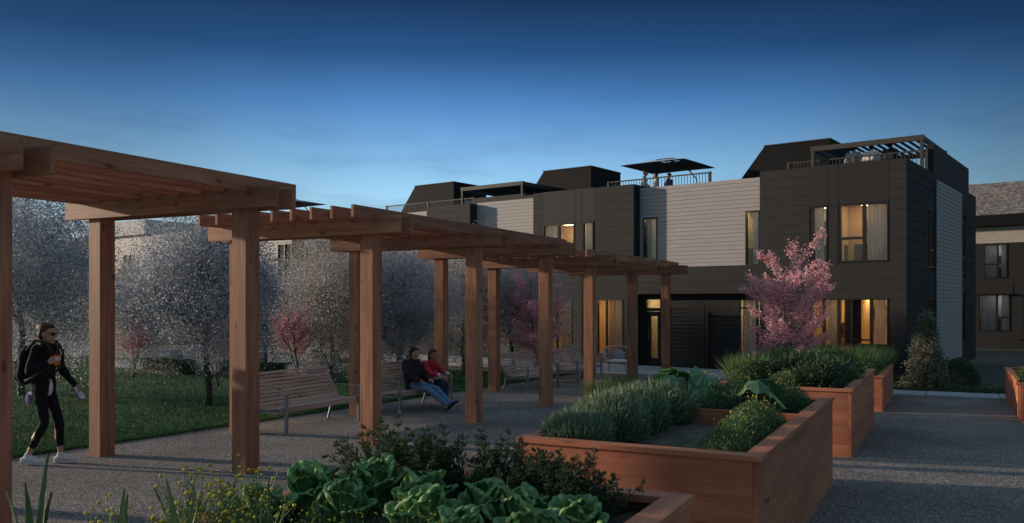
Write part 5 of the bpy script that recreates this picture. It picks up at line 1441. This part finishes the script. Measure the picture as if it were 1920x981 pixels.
def head(b, c, yaw=0.0, pitch=0.0, s=1.0):
    """skull, jaw, nose, lips, brow and ears; looks along +x turned by yaw, pitched down"""
    R3 = (Matrix.Rotation(yaw, 3, 'Z') @ Matrix.Rotation(pitch, 3, 'Y')); c = Vector(c)
    P = lambda x, y, z: c + R3 @ Vector((x * s, y * s, z * s))
    ellip(b, P(-0.008, 0, 0.025), (0.098 * s, 0.076 * s, 0.094 * s), R3)
    ellip(b, P(0.026, 0, -0.035), (0.066 * s, 0.056 * s, 0.080 * s), R3)
    ellip(b, P(0.060, 0, -0.095), (0.028 * s, 0.028 * s, 0.022 * s), R3)
    capsule(b, P(0.088, 0, 0.012), P(0.108, 0, -0.026), 0.008 * s, 0.014 * s, 8)
    ellip(b, P(0.084, 0, 0.030), (0.014 * s, 0.045 * s, 0.010 * s), R3)
    ellip(b, P(0.082, 0, -0.060), (0.012 * s, 0.024 * s, 0.006 * s), R3); ellip(b, P(0.080, 0, -0.073), (0.012 * s, 0.020 * s, 0.006 * s), R3)
    for y in (-1, 1): ellip(b, P(-0.006, 0.076 * y, -0.012), (0.022 * s, 0.010 * s, 0.032 * s), R3)
    for y in (-1, 1): ellip(b, P(0.066, 0.034 * y, -0.022), (0.020 * s, 0.022 * s, 0.020 * s), R3)
    return P, R3

def eyes(parent, P, s, mat_w, mat_d):
    for y in (-1, 1):
        b = MB(); ellip(b, P(0.079, 0.031 * y, 0.008), (0.009 * s, 0.013 * s, 0.006 * s), n=8); o = b.build('eye', mat_w, parent, True)
        b = MB(); ellip(b, P(0.0862, 0.031 * y, 0.008), (0.003 * s, 0.0055 * s, 0.0055 * s), n=8); b.build('iris', mat_d, o, True)

def shoe(b, ankle, toe_dir, s=1.0, flat=True):
    a = Vector(ankle); d = Vector(toe_dir).normalized(); up = Vector((0, 0, 1)); up = (up - d * up.dot(d)).normalized()
    heel = a - d * 0.045 * s - up * 0.055 * s; toe = a + d * 0.165 * s - up * 0.060 * s; mid = a + d * 0.06 * s - up * 0.035 * s
    capsule(b, heel, mid, 0.040 * s, 0.042 * s); capsule(b, mid, toe, 0.043 * s, 0.032 * s); capsule(b, a + up * 0.0, a - up * 0.03 + d * 0.02, 0.043 * s, 0.045 * s)
def sole(b, ankle, toe_dir, s=1.0):
    a = Vector(ankle); d = Vector(toe_dir).normalized(); up = Vector((0, 0, 1)); up = (up - d * up.dot(d)).normalized()
    for k in range(8):
        f = k / 7; p = a + d * (-0.06 + 0.24 * f) * s - up * 0.088 * s
        ellip(b, p, (0.03 * s, (0.034 + 0.012 * math.sin(f * 3.1)) * s, 0.012 * s), Matrix((d, up.cross(d), up)).transposed(), 8)

def person(loc, rz, label, J, look, voxel=0.009):
    """J: joints; look: outfit dict. Body is one surface; clothes and hair are children."""
    o = empty('person', loc, rz, label, 'person')
    s = look.get('s', 1.0); g = {k: Vector(v) for k, v in J.items()}
    pel, chest, neck, hd = g['pelvis'], g['chest'], g['neck'], g['head']
    k = look.get('k', 1.0)
    capsule = lambda b_, a_, c_, r0, r1, n=12: capsule_(b_, a_, c_, r0 * k, r1 * k, n)
    b = MB()
    P, R3 = head(b, hd, look.get('yaw', 0), look.get('pitch', 0), s)
    capsule(b, neck - Vector((0, 0, 0.05)), hd + R3 @ Vector((-0.02, 0, -0.06)), 0.055, 0.05)
    up = (chest - pel); mid = pel + up * 0.5
    for y in (-1, 1):
        lat = Vector(look.get('lat', (0, 1, 0)))
        capsule(b, pel + lat * 0.075 * y, mid + lat * 0.055 * y, 0.10, 0.095); capsule(b, mid + lat * 0.055 * y, chest + lat * 0.075 * y, 0.095, 0.105)
        S_, E_, W_ = g['sh' + 'LR'[y < 0]], g['el' + 'LR'[y < 0]], g['wr' + 'LR'[y < 0]]
        capsule(b, chest + lat * 0.06 * y + Vector((0, 0, 0.06)), S_, 0.075, 0.055); capsule(b, S_, E_, 0.052, 0.040); capsule(b, E_, W_, 0.039, 0.027)
        hdv, hn = J.get('handdir' + 'LR'[y < 0], (W_ - E_)), J.get('handn' + 'LR'[y < 0], (0, 0, -1))
        hand(b, W_, hdv, hn, 0.98, look.get('curl', 0.5), y)
        H_, K_, A_ = g['hip' + 'LR'[y < 0]], g['kn' + 'LR'[y < 0]], g['an' + 'LR'[y < 0]]
        capsule(b, H_, K_, 0.082, 0.055); capsule(b, K_, (K_ + A_) / 2 + (K_ - A_).cross(lat).normalized() * 0.012, 0.055, 0.052); capsule(b, (K_ + A_) / 2, A_, 0.05, 0.036)
        td = Vector(J['toe' + 'LR'[y < 0]]).normalized(); capsule(b, A_ - Vector((0, 0, 0.03)), A_ + td * 0.13 - Vector((0, 0, 0.045)), 0.038, 0.026)
    body = fuse(b, 'body', M[look['skin']], o, voxel, 3)
    eyes(o, P, s, M['white'], M['hair_dark'])
    # top
    b = MB(); tr = look.get('loose', 0.018); hem = look.get('hem', 0.0)
    lat = Vector(look.get('lat', (0, 1, 0)))
    for y in (-1, 1):
        low = pel - up.normalized() * hem
        capsule(b, low + lat * 0.072 * y, mid + lat * 0.06 * y, 0.10 + tr, 0.095 + tr); capsule(b, mid + lat * 0.06 * y, chest + lat * 0.078 * y, 0.095 + tr, 0.105 + tr)
        S_, E_, W_ = g['sh' + 'LR'[y < 0]], g['el' + 'LR'[y < 0]], g['wr' + 'LR'[y < 0]]
        capsule(b, chest + lat * 0.06 * y + Vector((0, 0, 0.06)), S_, 0.075 + tr * 0.7, 0.055 + tr)
        capsule(b, S_, E_, 0.053 + tr, 0.042 + tr); 
        if look.get('sleeves', True): capsule(b, E_, E_ + (W_ - E_) * 0.93, 0.041 + tr, 0.031 + tr * 0.8)
    capsule(b, neck - Vector((0, 0, 0.08)), neck - Vector((0, 0, 0.01)), 0.075, 0.066 + look.get('collar', 0))
    fuse(b, 'top', M[look['top']], o, max(voxel, 0.011), 3, look.get('folds', 0.022))
    # trousers
    b = MB()
    for y in (-1, 1):
        H_, K_, A_ = g['hip' + 'LR'[y < 0]], g['kn' + 'LR'[y < 0]], g['an' + 'LR'[y < 0]]
        capsule(b, pel + lat * 0.07 * y, H_, 0.112, 0.10); capsule(b, H_, K_, 0.095, 0.067); 
        e_ = K_ + (A_ - K_) * look.get('cuff', 0.93); capsule(b, K_, e_, 0.067, 0.052)
    capsule(b, pel + lat * 0.05, pel - lat * 0.05, 0.11, 0.11)
    fuse(b, 'trousers', M[look['legs']], o, max(voxel, 0.011), 3, 0.016)
    for y in (-1, 1):
        A_ = g['an' + 'LR'[y < 0]]; td = Vector(J['toe' + 'LR'[y < 0]])
        b = MB(); shoe(b, A_, td); so = fuse(b, 'shoe', M[look['shoes']], o, max(voxel, 0.009), 2)
        b = MB(); sole(b, A_, td); ss = fuse(b, 'sole', M['white'], o, max(voxel, 0.009), 1); ss.parent = so
    # hair
    b = MB(); hl = look.get('hair_len', 0.0)
    ellip(b, P(-0.034, 0, 0.052), (0.096 * s, 0.085 * s, 0.086 * s), R3); ellip(b, P(-0.056, 0, -0.004), (0.058 * s, 0.083 * s, 0.085 * s), R3)
    ellip(b, P(0.004, 0, 0.090), (0.068 * s, 0.068 * s, 0.040 * s), R3)
    if look.get('bun'): ellip(b, P(-0.10, 0, 0.075), (0.042, 0.042, 0.042))
    if hl:
        for y in (-1, 0, 1): capsule(b, P(-0.055, 0.062 * y, -0.02), P(-0.07 + 0.02 * abs(y), 0.070 * y, -0.02 - hl), 0.038, 0.026)
    fuse(b, 'hair', M[look['hair']], o, 0.008 if voxel < 0.015 else 0.014, 2, 0.012)
    return o, P, R3

# --- walking person with a drink
wx, wy = at(82, 10.25); wz = Gf(wx, wy)
J = dict(pelvis=(0, 0, 0.95), chest=(0.01, 0, 1.28), neck=(0.02, 0, 1.46), head=(0.05, 0, 1.575),
         shL=(0.02, 0.175, 1.40), elL=(0.10, 0.23, 1.12), wrL=(0.27, 0.20, 0.93), shR=(0.01, -0.175, 1.40), elR=(-0.03, -0.25, 1.14), wrR=(0.15, -0.19, 1.24),
         hipL=(0.0, 0.085, 0.90), knL=(0.14, 0.075, 0.52), anL=(0.165, 0.075, 0.105), hipR=(0, -0.085, 0.90), knR=(0.05, -0.075, 0.51), anR=(-0.15, -0.075, 0.112),
         toeL=(1, 0, 0.02), toeR=(1, 0, -0.10), handdirL=(0.75, -0.1, -0.55), handnL=(0, -1, -0.2), handdirR=(0.75, 0.15, 0.25), handnR=(0.1, 1, 0))
walker, P, R3 = person((wx, wy, wz), R(27), 'person in black striding past the nearest bay, cup in hand', J,
    dict(skin='skin', top='black', legs='black', shoes='white', hair='hair_brown', bun=True, cuff=0.70, hem=0.04, collar=0.012, pitch=0.12, loose=0.020, folds=0.025, curl=0.65, k=0.84), 0.0075)
b = MB(); ellip(b, (0.078, -0.02, 0.93), (0.034, 0.055, 0.105)); fuse(b, 'shirt_hem', M['white'], walker, 0.008, 2, 0.012)
b = MB(); ellip(b, (-0.045, -0.01, 0.865), (0.105, 0.130, 0.045)); ellip(b, (-0.135, -0.07, 0.80), (0.032, 0.05, 0.085))
fuse(b, 'tied_jumper', M['lilac'], walker, 0.01, 2, 0.02)
b = MB()
for y in (-1, 1): b.add([P(0.088, 0.012 * y, 0.026), P(0.074, 0.062 * y, 0.024), P(0.072, 0.060 * y, -0.012), P(0.090, 0.014 * y, -0.010), P(0.096, 0.012 * y, 0.026), P(0.081, 0.066 * y, 0.024), P(0.079, 0.064 * y, -0.012), P(0.097, 0.014 * y, -0.010)], [(0, 1, 2, 3), (7, 6, 5, 4), (0, 4, 5, 1), (1, 5, 6, 2), (2, 6, 7, 3), (3, 7, 4, 0)])
for y in (-1, 1): b.tube([P(0.076, 0.064 * y, 0.020), P(-0.01, 0.084 * y, 0.012)], 0.003, 5)
b.tube([P(0.096, -0.013, 0.018), P(0.096, 0.013, 0.018)], 0.003, 5); b.build('sunglasses', M['rubber'], walker)
LOCW = Matrix.Translation((wx, wy, wz)) @ Matrix.Rotation(R(27), 4, 'Z')
def held(name, b, mat, label, cat): return tag(b.build(name, mat, None), label, cat)
bp = empty('backpack', (wx, wy, wz), R(27), 'black backpack on the back of the walking person', 'backpack')
b = MB(); ellip(b, (-0.20, 0, 1.22), (0.095, 0.14, 0.21)); ellip(b, (-0.22, 0, 1.09), (0.10, 0.14, 0.13)); fuse(b, 'bag', M['black'], bp, 0.012, 3, 0.02)
b = MB(); ellip(b, (-0.295, 0, 1.08), (0.04, 0.10, 0.09)); fuse(b, 'pocket', M['charcoal'], bp, 0.012, 2)
for y in (-1, 1):
    b = MB(); b.tube([(-0.15, 0.10 * y, 1.38), (-0.04, 0.115 * y, 1.500), (0.10, 0.12 * y, 1.47), (0.165, 0.125 * y, 1.36), (0.16, 0.15 * y, 1.20), (-0.02, 0.205 * y, 1.06), (-0.15, 0.13 * y, 1.02)], 0.016, 8); b.build('strap', M['charcoal'], bp, True)
cupb = MB(); cup = empty('drink_cup', LOCW @ Vector((0.235, -0.135, 1.20)), 0, 'orange drink cup with red straw in the raised hand of the walker', 'cup')
b = MB(); b.tube([(0, 0, 0), (0, 0, 0.06), (0, 0, 0.13)], [0.030, 0.035, 0.040], 18); b.build('cup_body', M['orange'], cup, True)
b = MB(); b.tube([(0, 0, 0.06), (0, 0, 0.10)], [0.0372, 0.0392], 18); b.build('sleeve', M['cushion'], cup, True)
b = MB(); b.tube([(0, 0, 0.131), (0, 0, 0.14), (0, 0, 0.15)], [0.042, 0.042, 0.034], 18); b.build('lid', M['rubber'], cup, True)
b = MB(); b.tube([(0.0, 0, 0.15), (0.012, 0.0, 0.27)], 0.0045, 6); b.build('straw', M['red'], cup)
ph = empty('booklet', LOCW @ Vector((0.345, 0.165, 0.845)), R(27), 'blue and white booklet in the lowered hand of the walker', 'booklet')
Mx = Matrix.Rotation(R(-32), 4, 'Y')
b = MB(); b.cbox(-0.012, 0.0, -0.06, 0.06, -0.09, 0.08, 0.002, Mx); b.build('cover', M['blue'], ph)
b = MB(); b.cbox(0.001, 0.008, -0.058, 0.058, -0.088, 0.078, 0.002, Mx); b.build('pages', M['white'], ph)

# --- two people sitting on the second bench (facing +x)
sz_ = Gf(-9.2, 13.9)
J = dict(pelvis=(0.06, 0, 0.50), chest=(-0.01, 0, 0.84), neck=(0.03, 0, 1.02), head=(0.095, 0.0, 1.135),
         shL=(0.0, 0.18, 0.95), elL=(0.12, 0.25, 0.70), wrL=(0.36, 0.14, 0.63), shR=(0.0, -0.18, 0.95), elR=(0.08, -0.25, 0.69), wrR=(0.34, -0.16, 0.62),
         hipL=(0.10, 0.09, 0.505), knL=(0.56, 0.10, 0.44), anL=(0.95, 0.07, 0.155), hipR=(0.10, -0.09, 0.505), knR=(0.55, -0.12, 0.43), anR=(0.98, -0.05, 0.13),
         toeL=(0.75, 0, 0.62), toeR=(0.75, -0.05, 0.60), handdirL=(0.9, -0.2, -0.3), handnL=(0, 0, -1), handdirR=(0.9, 0.2, -0.35), handnR=(0, 0, -1))
man, P, R3 = person((-9.26, 13.78, sz_), R(-4), 'person in dark jacket and blue jeans sitting with legs stretched out', J,
    dict(skin='skin', top='charcoal', legs='denim', shoes='rubber', hair='hair_dark', pitch=0.08, yaw=0.05, hem=0.06, collar=0.012, loose=0.028, folds=0.03, curl=0.45), 0.0085)
J = dict(pelvis=(0.0, 0, 0.50), chest=(0.10, 0, 0.82), neck=(0.19, 0, 0.99), head=(0.255, 0.0, 1.10),
         shL=(0.14, 0.16, 0.92), elL=(0.32, 0.22, 0.72), wrL=(0.54, 0.15, 0.70), shR=(0.14, -0.16, 0.92), elR=(0.34, -0.20, 0.74), wrR=(0.57, -0.10, 0.68),
         hipL=(0.06, 0.085, 0.505), knL=(0.50, 0.09, 0.50), anL=(0.54, 0.09, 0.105), hipR=(0.06, -0.085, 0.505), knR=(0.52, -0.07, 0.55), anR=(0.66, -0.04, 0.13),
         toeL=(1, 0, 0.0), toeR=(0.95, 0, -0.1), handdirL=(1, -0.1, -0.05), handnL=(0, -0.4, -1), handdirR=(0.95, 0.1, -0.1), handnR=(0, 0.3, -1))
wom, P, R3 = person((-9.26, 14.24, sz_ - 0.006), R(-8), 'person in red jumper leaning forward on the bench', J,
    dict(skin='skin_tan', top='red', legs='denim_dark', shoes='rubber', hair='hair_red', hair_len=0.08, pitch=0.15, s=0.96, loose=0.02, curl=0.4), 0.0085)
for w_, e_ in (((0.57, -0.10, 0.68), (0.34, -0.20, 0.74)), ((0.54, 0.15, 0.70), (0.32, 0.22, 0.72))):
    b = MB(); w_, e_ = Vector(w_), Vector(e_); capsule(b, w_ + (e_ - w_) * 0.06, w_ + (e_ - w_) * 0.30, 0.047, 0.050)
    fuse(b, 'cuff', M['white'], wom, 0.01, 1)

for q_ in (man, wom): q_.scale = (0.95, 0.95, 0.95); q_.location.z += 0.0

# --- six people on the roof terraces
def roof_person(t, d, rz, label, look, h=1.72, arm=0.0, bend=0.0):
    k = h / 1.72; S = lambda x, y, z: (x * k, y * k, z * k)
    J = dict(pelvis=S(0, 0, 0.95), chest=S(0.02 + bend, 0, 1.28), neck=S(0.03 + bend * 1.3, 0, 1.46), head=S(0.055 + bend * 1.6, 0, 1.59),
             shL=S(0.01 + bend, 0.175, 1.40), elL=S(0.04 + arm * 0.1, 0.25, 1.12), wrL=S(0.12 + arm * 0.25, 0.20, 0.93 + arm * 0.2), shR=S(0.01 + bend, -0.175, 1.40), elR=S(0.03 + arm * 0.1, -0.25, 1.12), wrR=S(0.14 + arm * 0.2, -0.19, 0.95 + arm * 0.15),
             hipL=S(0, 0.09, 0.90), knL=S(0.03, 0.10, 0.50), anL=S(0, 0.11, 0.105), hipR=S(0, -0.09, 0.90), knR=S(0.03, -0.10, 0.50), anR=S(0.0, -0.11, 0.105), toeL=(1, 0.2, 0), toeR=(1, -0.2, 0))
    p = row_pt(t, d, DECK)
    return person(p, rz, label, J, look, 0.02)
base = dict(skin='skin', shoes='rubber', legs='denim_dark', hair='hair_dark')
roof_person(11.15, 4.25, R(20), 'person in grey shirt under the roof parasol, leftmost of three', {**base, 'top': 'grey_cloth', 'hair': 'hair_brown'}, 1.78, 0.6, 0.05)
roof_person(10.55, 4.35, R(-160), 'person in pale top with hair tied up under the roof parasol', {**base, 'top': 'cushion', 'bun': True, 'hair': 'hair_brown'}, 1.62, 0.4)
roof_person(10.0, 4.45, R(170), 'person in dark blue under the roof parasol, rightmost of three', {**base, 'top': 'blue_cloth', 'legs': 'black'}, 1.56, 0.5)
roof_person(2.62, 3.98, R(80), 'person in grey shirt at the corner roof railing, leftmost of three', {**base, 'top': 'grey_cloth', 'hair': 'hair_brown'}, 1.84)
roof_person(2.02, 4.0, R(84), 'person in white shirt at the corner roof railing, between two others', {**base, 'top': 'white'}, 1.82)
roof_person(1.42, 4.02, R(78), 'person in charcoal shirt at the corner roof railing, rightmost of three', {**base, 'top': 'charcoal'}, 1.82)

# ---------------------------------------------------------------- rattan armchairs and far terrace seats
def rattan_chair(x, y, z, rz, label, group, cush=True):
    o = empty('rattan_chair', (x, y, z), rz, label, 'chair', group); o.scale = (1.15, 1.15, 1.1)
    # curved hoop back and arms running down into the front
    def hoop(r, z0, z1, rad):
        pts = []
        for k in range(21):
            a = R(-128 + 256 * k / 20); f = abs(k - 10) / 10
            pts.append((-math.cos(a) * r * 0.92 + 0.02, math.sin(a) * r, z1 - (z1 - z0) * f ** 2.0))
        b = MB(); b.tube(pts, rad * 1.5, 7); return b
    hoop(0.42, 0.36, 0.80, 0.017).build('back_hoop', M['cane'], o, True)
    hoop(0.40, 0.35, 0.62, 0.011).build('mid_hoop', M['cane'], o, True)
    hoop(0.36, 0.33, 0.335, 0.015).build('seat_hoop', M['cane'], o, True)
    for k in range(1, 20):
        a = R(-128 + 256 * k / 20); f = abs(k - 10) / 10; zt = 0.80 - 0.44 * f ** 2
        b = MB(); b.tube([(-math.cos(a) * 0.36 * 0.92 + 0.02, math.sin(a) * 0.36, 0.335), (-math.cos(a) * 0.42 * 0.92 + 0.02, math.sin(a) * 0.42, zt)], 0.009, 5); b.build('spindle', M['cane'], o)
    b = MB(); b.tube([(0.24, y_, 0.335) for y_ in np.linspace(-0.29, 0.29, 5)], 0.014, 6); b.build('front_bar', M['cane'], o, True)
    for sx, sy in ((0.22, 0.27), (0.22, -0.27), (-0.25, 0.22), (-0.25, -0.22)):
        b = MB(); b.tube([(sx, sy, 0.335), (sx * 1.05, sy * 1.05, 0.16), (sx * 1.25, sy * 1.2, 0.0)], [0.013, 0.012, 0.011], 6); b.build('leg', M['cane'], o, True)
    b = MB(); ellip(b, (0.0, 0, 0.385), (0.29, 0.29, 0.055)); fuse(b, 'seat_cushion', M['cushion'], o, 0.02, 3)
    if cush:
        b = MB(); ellip(b, (-0.19, 0.02, 0.53), (0.08, 0.19, 0.17), Matrix.Rotation(R(-18), 3, 'Y')); fuse(b, 'back_cushion', M['grey_cloth'], o, 0.02, 3)
    return o
px_ = [(1160, 26.6, -60, 'rattan armchair with white cushion in front of the porch, between pergola posts'), (1082, 27.0, -20, 'rattan armchair mostly hidden behind the farthest bench')]
for px, Y, a, lab in px_:
    x, y = at(px, Y); rattan_chair(x, y, BZ + 0.035, R(a), lab, 'rattan armchairs on the patio')

def lounge(px, Y, rz, label):
    x, y = at(px, Y); o = empty('lounge_chair', (x, y, Gf(x, y) + 0.06), rz, label, 'chair', 'white lounge chairs on the far terrace')
    b = MB(); ellip(b, (0, 0, 0.42), (0.34, 0.33, 0.10)); fuse(b, 'seat', M['cushion'], o, 0.025, 3)
    b = MB(); ellip(b, (-0.30, 0, 0.66), (0.10, 0.33, 0.32), Matrix.Rotation(R(-20), 3, 'Y')); fuse(b, 'backrest', M['cushion'], o, 0.025, 3)
    for sx in (-0.25, 0.25):
        for sy in (-0.25, 0.25):
            b = MB(); b.tube([(sx, sy, 0.36), (sx * 1.25, sy * 1.2, 0.0)], [0.018, 0.012], 6); b.build('leg', M['cane'], o)
lounge(592, 33.0, R(-20), 'white lounge chair on the far terrace, left of the pair')
lounge(632, 33.5, R(-160), 'white lounge chair on the far terrace, right of the pair')
